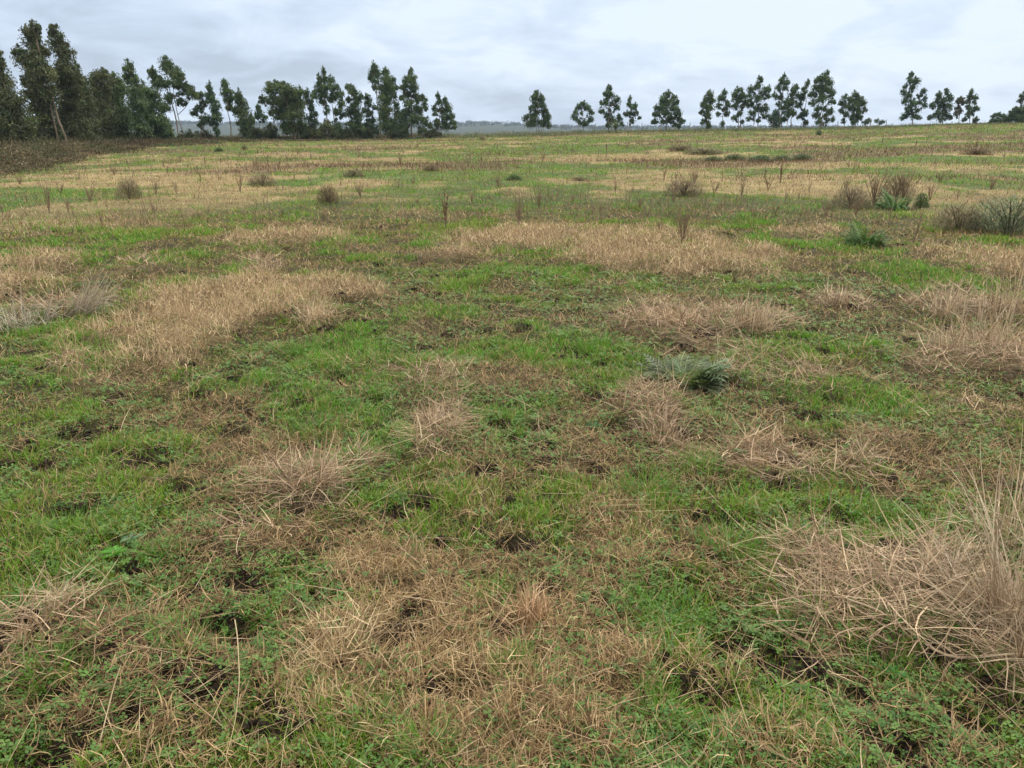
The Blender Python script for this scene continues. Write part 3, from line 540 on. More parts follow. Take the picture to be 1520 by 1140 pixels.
for i_, (px_, D_, lb_) in enumerate(((12, 62, 'dark shrub at the foot of the tree cut by the left edge'), (48, 66, 'dark shrub left of the leaning pale trunk'), (84, 69, 'dark shrub right of the leaning pale trunk'), (118, 72, 'dark shrub under the sloping crown at left'),
    (150, 78, 'dark shrub under the round-topped tree'), (182, 80, 'dark shrub by the two thin trunks of the belt'), (212, 84, 'dark shrub under the small pointed top of the belt'), (240, 88, 'dark shrub left of the wide forked-stem tree'), (278, 92, 'brownish shrub among the forked pale stems'), (300, 97, 'low shrub between forked-stem and narrow pointed trees'),
    (374, 104, 'low shrub left of the tiny far tree'), (398, 108, 'low shrub left under the big round crown'), (470, 110, 'shrub between the round crown and the spire top'), (510, 111, 'shrub right of the spire-topped tree'), (540, 113, 'shrub between the blunt-topped and the dense column-shaped trees'), (592, 114, 'shrub left of the broad pointed tree'), (640, 116, 'shrub between broad pointed and twin-topped trees'))):
    hb = {0: 20, 1: 17, 2: 15}[min(2, i_//6)]*.62; yb = 208 if D_ < 100 else 203
    tree(lb_, D_, [px_], [(px_-6, yb-hb*.5, 8, hb*.55), (px_+5, yb-hb*.7, 8, hb*.6), (px_, yb-hb*.1, 12, hb*.5), (px_+10, yb-hb*.2, 6, hb*.4)], tint=(.048, .056, .03), dens=1.1, name='shrub', group='dark shrubs under the tree belt')
# ------------------------------------------------------------------ bushes, brambles, scrub
def sprigs(mb_, x, y, z, n, rx, rz, L, Wd, col, v=.35):
    u = rng.normal(0, 1, (n, 3)); u[:, 2] = np.abs(u[:, 2]); u /= np.linalg.norm(u, axis=1)[:, None]; u *= (rng.random(n)**.35)[:, None]
    X = x+u[:, 0]*rx; Y = y+u[:, 1]*rx; Z = z+u[:, 2]*rz
    mb_.ribbons(X, Y, Z, L*rng.uniform(.5, 1.5, n), Wd*rng.uniform(.6, 1.4, n), np.arctan2(u[:, 1], u[:, 0])+rng.normal(0, .7, n), rng.uniform(0, 1.2, n), rng.uniform(-.3, 1, n), vary(col, n, v, .1), K=1)
TH = MB()                                 # bramble thicket under the left trees
cnt = 0
edge_px = [(-60,258),(0,251),(60,240),(110,230),(150,223),(200,218),(260,213),(330,209),(420,207),(520,206),(640,204)]
for i_ in range(1500):
    k = rng.random()*(len(edge_px)-1.001); a_ = int(k); f_ = k-a_
    ex = edge_px[a_][0]*(1-f_)+edge_px[a_+1][0]*f_; ey = edge_px[a_][1]*(1-f_)+edge_px[a_+1][1]*f_
    g0 = at(ex, ey); dist = np.hypot(*g0); top = {0: 1.7, 1: 1.7, 2: 1.5, 3: 1.35, 4: 1.3}.get(a_, 1.12)
    s_ = (1+(top-1)*rng.random()**.8) if i_ % 6 else rng.uniform(.84, 1.04); x_, y_ = g0[0]*s_, g0[1]*s_
    h_ = rng.uniform(.3, 1.0)*(.9 if a_ < 5 else .75)*(.35+.65*min(1, max(0, s_-.95)*5)); w_ = rng.uniform(.6, 1.5)
    dd = np.hypot(x_, y_)/60; gn = rng.random()
    colr = (.085, .060, .035) if gn < .40 else ((.070, .080, .034) if gn < .80 else (.16, .12, .07))
    colr = tuple(np.asarray(colr)*rng.uniform(.55, 1.5)); z_ = float(Hbase(x_, y_)); sprigs(TH, x_, y_, z_-.1, int(75*w_), w_*1.3, h_*1.45, .22*dd**.4, .02*dd**.7, colr)
    leaves(TH, np.array([x_, y_, z_+h_*.35]), (w_, w_, h_*.62), int(110*w_), .13*dd**.5, .06*dd**.6, colr, droop=0)
tag(TH.build('bramble_thicket', M_TWIG), kind='stuff', label='brown bramble thicket under the left tree belt', cat='thicket')
SC = MB()                                 # rough grey-green scrub strip along the far edge on the right
for i_ in range(2300):
    px = rng.uniform(600, 1640); tx = (px-760)/1140/1.054
    d_ = rng.uniform(104, 142)+(6 if px < 800 else 0); x_, y_ = tx*d_, d_
    h_ = rng.uniform(.22, .6)*(.6+.8*(d_ > 130)); w_ = rng.uniform(.5, 1.6)
    gn = rng.random(); colr = (.125, .15, .072) if gn < .55 else ((.075, .095, .05) if gn < .8 else (.26, .22, .13))
    sprigs(SC, x_, y_, float(Hbase(x_, y_))-.05, int(34*w_), w_, h_, .22, .06, colr)
tag(SC.build('scrub', M_TWIG), kind='stuff', label='low grey-green scrub strip along the far edge of the field', cat='scrub')
# individual bushes
def bush_proto(name, n, col, L, Wd, twig=(.12, .09, .06), mat=None):
    F_ = MB(); sprigs(F_, 0, 0, .05, n, .5, .85, L, Wd, col); Tw = MB()
    for k in range(14):
        a_ = rng.random()*6.3; o_ = np.array([math.cos(a_)*.4*rng.random()**.5, math.sin(a_)*.4*rng.random()**.5, .6+.3*rng.random()])
        Tw.tube([(0, 0, -.05), o_*np.array([.35, .35, .5]), o_], [.012, .008, .003], 4)
    r_ = root(name, (0, 0, 0), 'x', 'bush'); F_.build('foliage', mat or M_TWIG, r_); Tw.build('stem', M_DARK, r_); return r_
used = set()
def place(proto, loc, rz, sc, label, cat, group=None, name=None):
    if proto.name not in used: used.add(proto.name); o = proto; first = True
    else:
        o = proto.copy(); COL.objects.link(o)
        for ch in proto.children:
            c_ = ch.copy(); COL.objects.link(c_); c_.parent = o
    o.location = loc; o.rotation_euler = (0, 0, rz); o.scale = sc
    if name: o.name = name
    for k in ('group',):
        if k in o: del o[k]
    return tag(o, label, cat, group)
p_brown = bush_proto('dry_bush', 2600, (.16, .115, .07), .14, .012)
p_green = bush_proto('green_bush', 2200, (.075, .125, .05), .12, .022, mat=M_LEAF)
p_grey = bush_proto('wispy_bush', 2100, (.20, .165, .105), .19, .010)
p_sage = bush_proto('wispy_bush', 3200, (.17, .20, .12), .16, .009)
def bush(proto, px, py, wpx, hpx, label, group=None, cat='bush'):
    g0 = at(px, py); x_, y_ = g0; t_ = y_/ray(px, py)[1]/F
    return place(proto, (x_, y_, H1(x_, y_)-.02), rng.random()*6.3, (wpx*t_, wpx*t_, hpx*t_/1.0), label, cat, group)
bush(p_brown, 487, 303, 34, 30, 'round dark brown dry bush alone in the green grass, left of centre')
bush(p_grey, 390, 278, 44, 20, 'low wide brownish twiggy bush in front of the big round-crowned tree')
bush(p_grey, 193, 299, 36, 34, 'wide twiggy brown bush in the straw band at left')
bush(p_sage, 1496, 347, 120, 62, 'large wispy grey-green bush at the right edge of the photo')
bush(p_grey, 1420, 343, 74, 42, 'straw-coloured wispy bush just left of the large grey-green one')
bush(p_green, 1366, 312, 22, 26, 'dark green upright bush directly right of the farther cardoon')
bush(p_green, 763, 268, 24, 11, 'small green bush low in the pale grass right of photo centre')
bush(p_green, 1215, 201, 9, 9, 'tiny bright green bush at the far edge under the biggest right-hand tree')
bush(p_grey, 860, 270, 30, 9, 'low greyish green bush right of the small green one')
bush(p_grey, 1262, 308, 56, 34, 'straw-brown brush left of the wide reddish fan of twigs')
bush(p_grey, 1330, 297, 50, 38, 'straw-brown brush behind the farther cardoon')
bush(p_grey, 1015, 290, 60, 26, 'pale twiggy brush in the middle field right of centre')
bush(p_grey, 1045, 228, 60, 10, 'wide grey brush patch far out right of centre')
for px, py, w_, h_ in ((1058,240,30,9),(1090,238,34,11),(1128,241,40,12),(1160,239,30,10),(1190,238,34,11)):
    bush(p_green, px, py, w_, h_, '%s dark green bush of the low bush band in the right middle field' % {1058: 'leftmost', 1090: 'second from left', 1128: 'middle and widest', 1160: 'second from right', 1190: 'rightmost'}[px], 'band of dark green bushes in the right middle field')
bush(p_brown, 1450, 229, 46, 11, 'wide low dark brown bush under the single tall stalk far right')
bush(p_brown, 1010, 224, 44, 10, 'low greyish brown bush patch in the centre right far field')
bush(p_brown, 363, 223, 10, 8, 'tiny round dark bush at the field edge left of the round-crowned tree')
bush(p_brown, 716, 208, 9, 6, 'tiny brown bush at the far edge right of the twin-topped tree')
bush(p_green, 325, 225, 14, 7, 'small dull green bush near the left field edge')
bush(p_brown, 640, 255, 26, 12, 'small greyish twiggy bush left of centre in the far field')
bush(p_grey, 525, 262, 32, 12, 'pale twiggy low bush beyond the round dark brown one')

# dry weeds
def weed_proto(style):
    St = MB(); Hd = MB()
    ns = {'dock': 3, 'fan': 16, 'bare': 4, 'spike': 2}[style]
    for k in range(ns):
        a_ = rng.random()*6.3; ln = {'dock': .06, 'fan': .42, 'bare': .22, 'spike': .05}[style]*rng.uniform(.3, 1.2)
        hh = rng.uniform(.7, 1.0) if k else 1.0; u = np.linspace(0, 1, 6)
        pts = np.stack([math.cos(a_)*ln*u**1.2, math.sin(a_)*ln*u**1.2, hh*u-.02], 1); pts[:, :2] += rng.normal(0, .008, (6, 2))*u[:, None]
        St.tube(pts, np.linspace({'fan': .011, 'spike': .03, 'bare': .012}.get(style, .014), .004, 6), 4, (.19, .125, .085))
        nb = {'dock': 12, 'fan': 4, 'bare': 6, 'spike': 9}[style]
        for b_ in range(nb):
            q = rng.uniform(.35, .98); p0 = pts[0]*(1-q)+pts[-1]*q; p0 = np.array([np.interp(q, u, pts[:, i]) for i in range(3)])
            az = rng.random()*6.3; l_ = {'dock': .07, 'fan': .18, 'bare': .2, 'spike': .06}[style]*rng.uniform(.5, 1.2)*(1.2-q*.6)
            p1 = p0+np.array([math.cos(az)*l_*.6, math.sin(az)*l_*.6, l_*.8])
            St.tube([p0, (p0+p1)/2+[0, 0, -.01], p1], [.007, .005, .003], 3, (.22, .15, .10))
            if style in ('dock', 'spike', 'fan'):
                m_ = 22 if style == 'dock' else 9
                tt = rng.random(m_)[:, None]; pp = p0*(1-tt)+p1*tt+rng.normal(0, .011, (m_, 3))
                Hd.ribbons(pp[:, 0], pp[:, 1], pp[:, 2], .026 if style != 'spike' else .06, .013 if style != 'spike' else .03, rng.uniform(0, 6.3, m_), rng.uniform(0, 1.5, m_), .2, vary((.20, .10, .065) if style == 'dock' else (.26, .19, .12), m_, .35), K=1)
    if not Hd.v:
        for b_ in range(14):
            p0 = np.array([rng.normal(0, .12), rng.normal(0, .12), rng.uniform(.6, 1)]); Hd.ribbons(*[np.array([v]) for v in p0], .03, .008, rng.random()*6, .5, .3, vary((.25, .18, .12), 1), K=1)
    r_ = root({'dock': 'dock_stalk', 'fan': 'dry_weed', 'bare': 'dry_weed', 'spike': 'weed_stalk'}[style], (0, 0, 0), 'x', 'weed')
    St.build('stem', M_TWIG, r_); Hd.build('seed_head', M_TWIG, r_); return r_
WP = {s: [weed_proto(s) for _ in range(2)] for s in ('dock', 'fan', 'bare', 'spike')}
def weed(style, px, py, hpx, wf, label, group=None):
    g0 = at(px, py); x_, y_ = g0; t_ = y_/ray(px, py)[1]/F; h_ = hpx*t_
    return place(random.choice(WP[style]), (x_, y_, H1(x_, y_)-.01), rng.random()*6.3, (h_*wf, h_*wf, h_), label, 'weed', group)
weed('dock', 662, 341, 62, 1.0, 'tall rust-brown dock stalk standing alone left of centre')
weed('fan', 770, 339, 55, .5, 'pale brown bushy dry weed right of the rust-brown dock stalk')
weed('fan', 800, 309, 34, .6, 'short brown dry weed behind the pale bushy one')
weed('dock', 913, 291, 26, 1.0, 'small dark seed stalk right of centre in the middle field')
weed('bare', 1000, 302, 58, .9, 'loose branching dry weed with open twigs, right of the small dark stalk')
weed('bare', 985, 272, 30, .9, 'shorter twiggy weed just behind the loose branching one')
weed('bare', 1100, 295, 54, .7, 'tall thin branching dry weed left of the single upright stalk')
weed('spike', 1158, 273, 36, 1.2, 'single upright brown stalk in the middle field right of centre')
weed('fan', 1297, 305, 56, 1.0, 'wide fan of reddish brown twigs behind the farther cardoon')
weed('fan', 1340, 298, 44, .8, 'second smaller fan of twigs right of the wide reddish one')
weed('fan', 1225, 322, 30, 1.0, 'short tan fan-shaped dry weed left of the cardoons')
weed('fan', 1395, 270, 18, 1.2, 'small pale dry weed beyond the cardoons toward the right')
weed('bare', 1355, 365, 60, .7, 'thin greenish bare twigs right of the nearer cardoon')
weed('bare', 1236, 412, 46, .5, 'spindly leafless twig in the grass left of the nearer cardoon')
weed('fan', 74, 320, 52, .4, 'upright grey-brown dry weed near the left edge')
weed('fan', 102, 319, 26, .5, 'short dry weed right beside the upright grey-brown one')
weed('fan', 135, 302, 30, .8, 'spreading dry weed between the left weeds and the wide twiggy bush')
weed('fan', 232, 290, 26, .7, 'small dry weed just right of the wide twiggy brown bush')
weed('fan', 262, 291, 22, .5, 'narrow dry weed, second to the right of the wide twiggy bush')
weed('fan', 357, 288, 32, .6, 'faint tan weed in front of the low wide brown bush')
weed('fan', 535, 293, 24, .9, 'pale reddish weed right of the round dark brown bush')
weed('fan', 5, 322, 22, .6, 'dry weed cut off by the left edge of the photo')
weed('spike', 1309, 216, 14, 1.5, 'dark upright stalk far away under the gap right of the row of trees')
weed('spike', 1359, 217, 11, 1.5, 'short dark stalk far away below the tall loose free tree')
weed('spike', 1448, 224, 18, 1.6, 'tall dark stalk rising from the low dark bush far right')
weed('fan', 595, 246, 20, .6, 'grey twiggy weed in the far field left of centre')
weed('fan', 1012, 366, 66, .7, 'tall straw-coloured stems rising from the big straw patch right of centre')
FAR = [(442,231,12),(462,237,10),(381,243,9),(388,244,8),(398,245,12),(415,247,9),(427,241,12),(453,251,12),(437,269,12),(565,271,10),(492,231,6),(500,231,6),(642,226,6),(738,223,10),(702,236,8),(715,239,8),(305,250,16),(268,241,10),(243,246,10),(250,263,15),(325,270,12),
 (806,238,12),(780,211,6),(900,226,12),(930,223,12),(953,218,10),(848,229,8),(1095,206,8),(1082,206,6),(1099,206,7),(1153,204,6),(1135,266,16),(590,215,6),(620,220,6),(560,222,6),(875,215,6),(1010,215,7),(1035,217,7),(1120,215,6),(1180,218,7),(1250,222,7),(1400,232,9),(1490,236,9),(1500,215,7),(670,250,9),(350,262,12),(298,273,14),(540,248,8),(690,262,9),(1060,250,9),(1220,245,9),(1270,235,8),(1340,246,10),(820,262,10),(870,250,9),(930,262,9),(960,248,9),(750,245,8),(206,246,9),(225,258,10),(170,262,12),(290,258,9)]
TL = [(30,'brownish tree at the left edge'),(75,'tallest left trees'),(165,'dark left tree belt'),(250,'wide forked-stem tree'),(320,'narrow pointed tree'),(360,'slim leaning tree'),(425,'big round-crowned tree'),(487,'spire-topped tree'),(528,'blunt-topped tree'),(572,'dense column-shaped tree'),(612,'broad pointed tree'),(657,'isolated twin-topped tree'),(727,'gap beside the bell-shaped tree'),(798,'bell-shaped lone tree'),(867,'small round-crowned lone tree'),(904,'tall ragged tree with the palm'),(937,'small spire-topped tree'),(991,'wide dense many-stemmed tree'),(1051,'leftmost tree of the right row'),(1097,'square-headed tree'),(1126,'many-lobed tree of the row'),(1165,'feathery split-crowned tree'),(1222,'biggest tree of the row'),(1268,'globe-shaped tree'),(1354,'tall loose free tree'),(1396,'stout free tree'),(1440,'rightmost free tree'),(1500,'dark tree at the right edge')]
def under(px): return min(TL, key=lambda q: abs(q[0]-px))[1]
for k, (px, py, h_) in enumerate(FAR):
    weed('spike' if k % 3 else 'fan', px, py, h_*1.15, 1.3 if k % 3 else .6, '%s dark stalk %s below the %s' % ('tiny' if h_ < 10 else 'small', 'at the far field edge' if py < 225 else ('far out' if py < 245 else 'in the middle field'), under(px)), 'small dry stalks scattered over the far field')
MID = [(560,318,16),(420,322,14),(150,330,18),(700,300,16),(870,330,20),(950,310,18),(1050,330,20),(1120,325,20),(1185,300,22),(1255,285,24),(1420,300,22),(1470,285,24),(310,318,18),(230,320,16),(40,300,18),(620,305,12),(1400,330,24),(980,345,22),(940,290,20),(1060,290,22),(1200,290,22),(1150,320,22),(1180,405,24),(1090,420,24),(1260,300,26),(850,300,14),(730,320,16),(1030,275,26),(1075,310,26),(960,325,22),(1165,300,26),(1270,320,30),(1320,330,26),(1380,300,26),(1340,275,22),(1140,285,24),(890,320,20),(740,280,18),(615,275,16),(480,330,18),(380,310,18),(90,290,20),(160,315,20),(30,275,18),(420,285,18)]
LM = [(662,341,'rust-brown dock stalk'),(770,339,'pale bushy weed'),(487,303,'round dark brown bush'),(193,299,'wide twiggy bush at left'),(74,320,'upright weed near the left edge'),(390,278,'low wide bush'),(913,291,'small dark seed stalk'),(1000,302,'loose branching weed'),(1100,295,'tall thin branching weed'),(1158,273,'single upright stalk'),(1297,305,'wide reddish fan of twigs'),(1325,311,'farther cardoon'),(1284,364,'nearer cardoon clump'),(1496,345,'large wispy right-edge bush'),(1225,322,'short tan fan weed'),(1012,366,'tall straw stems'),(763,268,'small green bush'),(1236,412,'spindly leafless twig'),(430,356,'long tan strip left of centre'),(300,470,'golden straw patch'),(1415,343,'straw-coloured bush'),(860,270,'low greyish bush')]
seen = set()
def near_label(px, py):
    L_ = sorted(LM, key=lambda q: math.hypot(q[0]-px, (q[1]-py)*2.5))
    for q in L_[:6]:
        dx, dy = px-q[0], py-q[1]
        rel = ('left of' if dx < 0 else 'right of') if abs(dx) > abs(dy)*1.6 else ('beyond' if dy < 0 else 'nearer than')
        if abs(dx) > 90: rel = 'well '+rel
        lb = 'faint thin dry weed %s the %s' % (rel, q[2])
        if lb not in seen: seen.add(lb); return lb
    return 'faint thin dry weed among the grass of the middle field'
for k, (px, py, h_) in enumerate(MID):
    weed('fan' if k % 2 else 'bare', px, py, h_, 1.0, near_label(px, py), 'thin dry weeds scattered in the middle field')

# cardoon thistles: rosettes of deeply lobed grey-green leaves
def cardoon(px, py, wpx, hpx, nl, label, col=(.115, .165, .10), name='cardoon_plant', name2='leaves', lob=13, flat=1.0, hk=1.0, sp=.5):
    g0 = at(px, py); x_, y_ = g0; t_ = y_/ray(px, py)[1]/F; R_ = wpx*t_/2*1.22; hh = hpx*t_*1.05*hk; z_ = H1(x_, y_)
    r_ = root(name, (x_, y_, z_), label, 'plant'); Mb = MB(); Rb = MB()
    for k in range(nl):
        a_ = k*2.399+rng.normal(0, .2); q = (k+.5)/nl; l_ = R_*(.5+.55*rng.random()*.7+.3*q); el = rng.uniform(.08, 1.0)*flat; so_ = sp*rng.random()**.6; l_ *= 1-so_*.62
        u = np.linspace(0, 1, lob+1); curv = rng.uniform(.5, 1.3)
        ang = el-curv*u; ds = l_/lob; rr_ = np.concatenate([[0], np.cumsum(np.cos(ang[:-1])*ds)]); zz_ = np.concatenate([[0], np.cumsum(np.sin(ang[:-1])*ds)])*min(1.5*hk, hh/(R_*.55))
        zz_ = np.maximum(zz_, .01); aa_ = a_+.3*rng.normal()*u
        mid = np.stack([rr_*np.cos(aa_), rr_*np.sin(aa_), zz_], 1)+np.array([math.cos(a_+.4), math.sin(a_+.4), 0])*so_*R_*.75
        cc = np.asarray(col)*rng.uniform(.6, 1.4)*np.array([rng.uniform(.95, 1.25), 1, rng.uniform(.75, 1)])
        Rb.tube(mid, np.linspace(.006, .002, lob+1)*R_/.3, 3, np.minimum(cc*1.7, .7))
        tan = np.gradient(mid, axis=0); tan /= np.linalg.norm(tan, axis=1)[:, None]; lat = np.cross(tan, [0, 0, 1]); lat /= np.linalg.norm(lat, axis=1)[:, None]+1e-6
        for i_ in range(1, lob):
            wl = l_*.27*math.sin(min(1, (i_/lob)*1.05)*math.pi*.9+.25)+.01*l_
            for sd_ in (-1, 1):
                dr = lat[i_]*sd_*.85+tan[i_]*.55+np.array([0, 0, rng.uniform(-.25, .35)]); bw = ds*.62
                V = [mid[i_]-tan[i_]*bw*.5, mid[i_]+tan[i_]*bw*.7, mid[i_]+dr*wl*.6+tan[i_]*bw*.45, mid[i_]+dr*wl, mid[i_]+dr*wl*.55-tan[i_]*bw*.25]
                Mb.add(V, [[0, 1, 2], [0, 2, 4], [4, 2, 3]], None, cc*rng.uniform(.85, 1.15))
    Mb.build(name2, M_GRASS, r_, (0, 0, 0)); Rb.build('midribs', M_GRASS, r_); return r_
cardoon(1018, 566, 128, 52, 190, 'grey-green spiny cardoon nearest the camera, beside a straw mound')
cardoon(1086, 566, 60, 28, 12, 'small dark green cardoon seedling at the right of the nearest grey-green one', (.08, .14, .07))
cardoon(1284, 364, 62, 40, 130, 'large dark green cardoon clump in the grass at right, second nearest', (.075, .145, .055), flat=1.1, hk=1.25, sp=.8)
cardoon(1325, 311, 46, 26, 110, 'bluish green cardoon clump farther away before the fan of twigs', (.075, .15, .065), flat=1.1, hk=1.25, sp=.8)
cardoon(1440, 490, 42, 16, 12, 'little blue-green cardoon hidden in the straw at right', (.10, .17, .11))
cardoon(468, 424, 20, 8, 10, 'tiny grey-green rosette at the back of the golden straw patch', (.13, .2, .13))
cardoon(345, 905, 36, 12, 9, 'small grass-like green rosette low left of the bottom straw', (.09, .2, .05), 'weed_rosette', 'leaves', 6)
# flat broad-leaf rosettes
def rosette(px, py, wpx, nl, label, col):
    g0 = at(px, py); x_, y_ = g0; t_ = y_/ray(px, py)[1]/F; R_ = wpx*t_/2; z_ = H1(x_, y_)+.012
    r_ = root('weed_rosette', (x_, y_, z_), label, 'plant'); Mb = MB()
    for k in range(nl):
        a_ = k*2.399; l_ = R_*rng.uniform(.75, 1.1); u = np.linspace(0, 1, 6); w_ = l_*.2*np.sin(np.clip(u*.85+.12, 0, 1)*math.pi)
        h_ = .35*l_*np.sin(u*2.2)*rng.uniform(.5, 1.3)+.004*k/nl
        c_ = np.stack([math.cos(a_)*l_*u, math.sin(a_)*l_*u, h_], 1); s_ = np.array([-math.sin(a_), math.cos(a_), 0])
        V = np.concatenate([c_-s_*w_[:, None]+[0, 0, .008], c_, c_+s_*w_[:, None]+[0, 0, .008]]); f = []
        for i in range(5): f += [[i, i+1, 6+i+1, 6+i], [6+i, 6+i+1, 12+i+1, 12+i]]
        Mb.add(V, None, f, np.asarray(col)*rng.uniform(.8, 1.2))
    Mb.build('leaves', M_GRASS, r_); return r_
rosette(172, 830, 40, 11, 'bright green leafy rosette on the ground at lower left', (.11, .29, .045))
rosette(197, 810, 38, 9, 'pale grey-green rosette just behind the bright green one', (.14, .24, .14))
rosette(1320, 960, 34, 7, 'green broad-leaved weed near the tall straw at lower right', (.09, .24, .06))
rosette(1325, 1010, 42, 8, 'larger green broad-leaved weed below the other at lower right', (.09, .25, .06))
rosette(1095, 688, 26, 7, 'small green leafy weed at the left of the pink-brown straw mat', (.08, .2, .08))
rosette(880, 640, 30, 8, 'dark leafy weed left of the mound of dry stems', (.06, .14, .05))

# straw tussocks (things)
def tussock(px, py, wpx, hpx, n, label, leandir=None, leanamt=.35, col1=(.27, .19, .12), col2=(.60, .48, .33), wd=.0022, bend=.6, spread=1.0):
    g0 = at(px, py); x_, y_ = g0; t_ = y_/ray(px, py)[1]/F; R_ = wpx*t_/2; hh = hpx*t_; z_ = H1(x_, y_)
    r_ = root('straw_tussock', (x_, y_, z_), label, 'grass tussock'); Mb = MB()
    n = int(n*.55); wd = wd*1.4; rad = rng.random(n)**.7*R_*.85; a_ = rng.uniform(0, 6.283, n); X = rad*np.cos(a_); Y = rad*np.sin(a_)
    Z = np.asarray(H(X+x_, Y+y_))-z_
    if leandir is None: az = a_+rng.normal(0, 1.3, n); lean = np.abs(rng.normal(leanamt, .42, n))*spread
    else: az = leandir+rng.normal(0, .35, n); lean = leanamt+rng.normal(0, .16, n)
    n0 = n; L = hh*rng.uniform(.3, 1.1, n)**1.2*1.05; w_ = wd*max(1, y_/4.2)**.8*rng.uniform(.6, 1.3, n)
    Mb.ribbons(X, Y, Z, L, w_, az, lean, np.where(rng.random(n) < .3, rng.uniform(.6, 1.8, n), rng.uniform(-.25, bend*.6, n)), mixc(np.asarray(col1)*.65, np.asarray(col2)*1.15, rng.random(n)**1.2), K=5, taper=4, minz=Z-.02, side=rng.uniform(-.5, .5, n))
    q = rng.random(n) < .3; k = int(q.sum())       # broken stems lying round the foot
    Mb.ribbons(X[q]*1.8, Y[q]*1.8, Z[q]+rng.uniform(0, .09, k), L[q]*.8, w_[q], rng.uniform(0, 6.3, k), rng.uniform(1.2, 1.65, k), rng.uniform(-.1, .2, k), mixc(col1, col2, rng.random(k)), K=2, taper=4, minz=Z[q])
    Mb.build('stems', M_STRAW, r_); return r_
tussock(1512, 945, 130, 260, 620, 'big tall pale straw tussock rising at the lower right edge', leanamt=.32, bend=1.5, col2=(.54,.44,.32))
tussock(1430, 905, 150, 110, 380, 'collapsed straw tussock left of the big tall one at lower right', leanamt=.85, bend=.9, col1=(.22,.165,.11), col2=(.50,.41,.29))
tussock(1535, 1000, 130, 170, 420, 'straw tussock in the right edge below the big tall one', leanamt=.35, bend=.9)
tussock(1490, 810, 90, 190, 190, 'pale thin-stemmed straw tussock behind the big tall one', leanamt=.3)
tussock(1455, 520, 110, 88, 460, 'tall pale straw tussock at the right edge in the middle distance', leanamt=.28)
tussock(1400, 470, 50, 62, 260, 'smaller straw tussock left of the tall middle-distance one', leanamt=.25)
tussock(1500, 470, 80, 80, 420, 'greyish straw tussock behind the tall middle-distance one', leanamt=.3)
tussock(1405, 535, 60, 50, 300, 'low flattened straw tussock in front of the smaller one at right', leanamt=.6)
tussock(1120, 497, 60, 52, 420, 'upright pale straw tussock at the right end of the mound behind the cardoon', leanamt=.25)
tussock(1010, 490, 90, 34, 420, 'low reddish straw tussock on the mound behind the cardoon', leanamt=.8, col1=(.27,.16,.09), col2=(.58,.42,.27))
tussock(118, 470, 50, 88, 420, 'leaning grey straw tussock combed to the right at left', leandir=.1, leanamt=.75, bend=.15, col1=(.30,.25,.19), col2=(.58,.50,.40))
tussock(35, 485, 90, 50, 420, 'grey wispy straw tussock near the left edge', leanamt=.5, col1=(.28,.25,.18), col2=(.55,.50,.40))
tussock(30, 425, 90, 40, 420, 'tan straw tussock above the grey wispy one at left', leanamt=.5, col1=(.36,.27,.15), col2=(.60,.47,.30))
tussock(325, 432, 50, 26, 260, 'greyish tuft rising at the back of the golden straw patch', leanamt=.35)
tussock(465, 480, 60, 42, 320, 'paler tuft in the right part of the golden straw patch', leanamt=.4, col1=(.38,.28,.17), col2=(.64,.51,.35))
tussock(395, 402, 60, 22, 260, 'low pinkish straw tuft beyond the golden patch', leanamt=.5)
tussock(985, 655, 80, 50, 360, 'pinkish grey mound of dry stems in the rut right of centre', leanamt=.55, col1=(.24,.155,.10), col2=(.54,.42,.29))
tussock(655, 650, 60, 50, 260, 'thin pinkish tuft of dry stems left of the rut', leanamt=.5, col1=(.24,.155,.10), col2=(.54,.42,.29))
tussock(465, 745, 110, 70, 520, 'tangled brown straw heap left of centre', leanamt=.8, col1=(.24,.16,.10), col2=(.54,.41,.28))
tussock(1240, 455, 44, 34, 240, 'small straw tuft at the foot of the spindly twig', leanamt=.4)
tussock(1150, 700, 90, 34, 300, 'flattened pink-brown straw mat right of the rut', leanamt=1.0, col1=(.24,.155,.10), col2=(.54,.42,.29))
tussock(505, 985, 90, 80, 420, 'curly pale straw tuft at the lower left of the bottom straw patch', leanamt=.6, bend=1.3, col1=(.34,.24,.13), col2=(.62,.49,.30), wd=.002)
tussock(790, 925, 60, 75, 340, 'reddish straw tuft in the middle of the bottom straw patch', leanamt=.3, bend=.6, col1=(.36,.21,.12), col2=(.62,.44,.27), wd=.002)
tussock(85, 925, 50, 60, 130, 'sparse broken pale stems standing at lower left', leanamt=.35)
tussock(1250, 890, 190, 42, 420, 'thick mat of flattened brown stems left of the tall straw', leanamt=1.15, bend=.2, col1=(.22,.14,.09), col2=(.52,.40,.28), wd=.003)
tussock(1280, 690, 60, 40, 120, 'small sparse straw tuft right of the pink-brown mat', leanamt=.5)
tussock(690, 1010, 90, 60, 380, 'tan curled tuft at the bottom centre', leanamt=.6, bend=1.4, col1=(.34,.24,.12), col2=(.62,.48,.28), wd=.002)
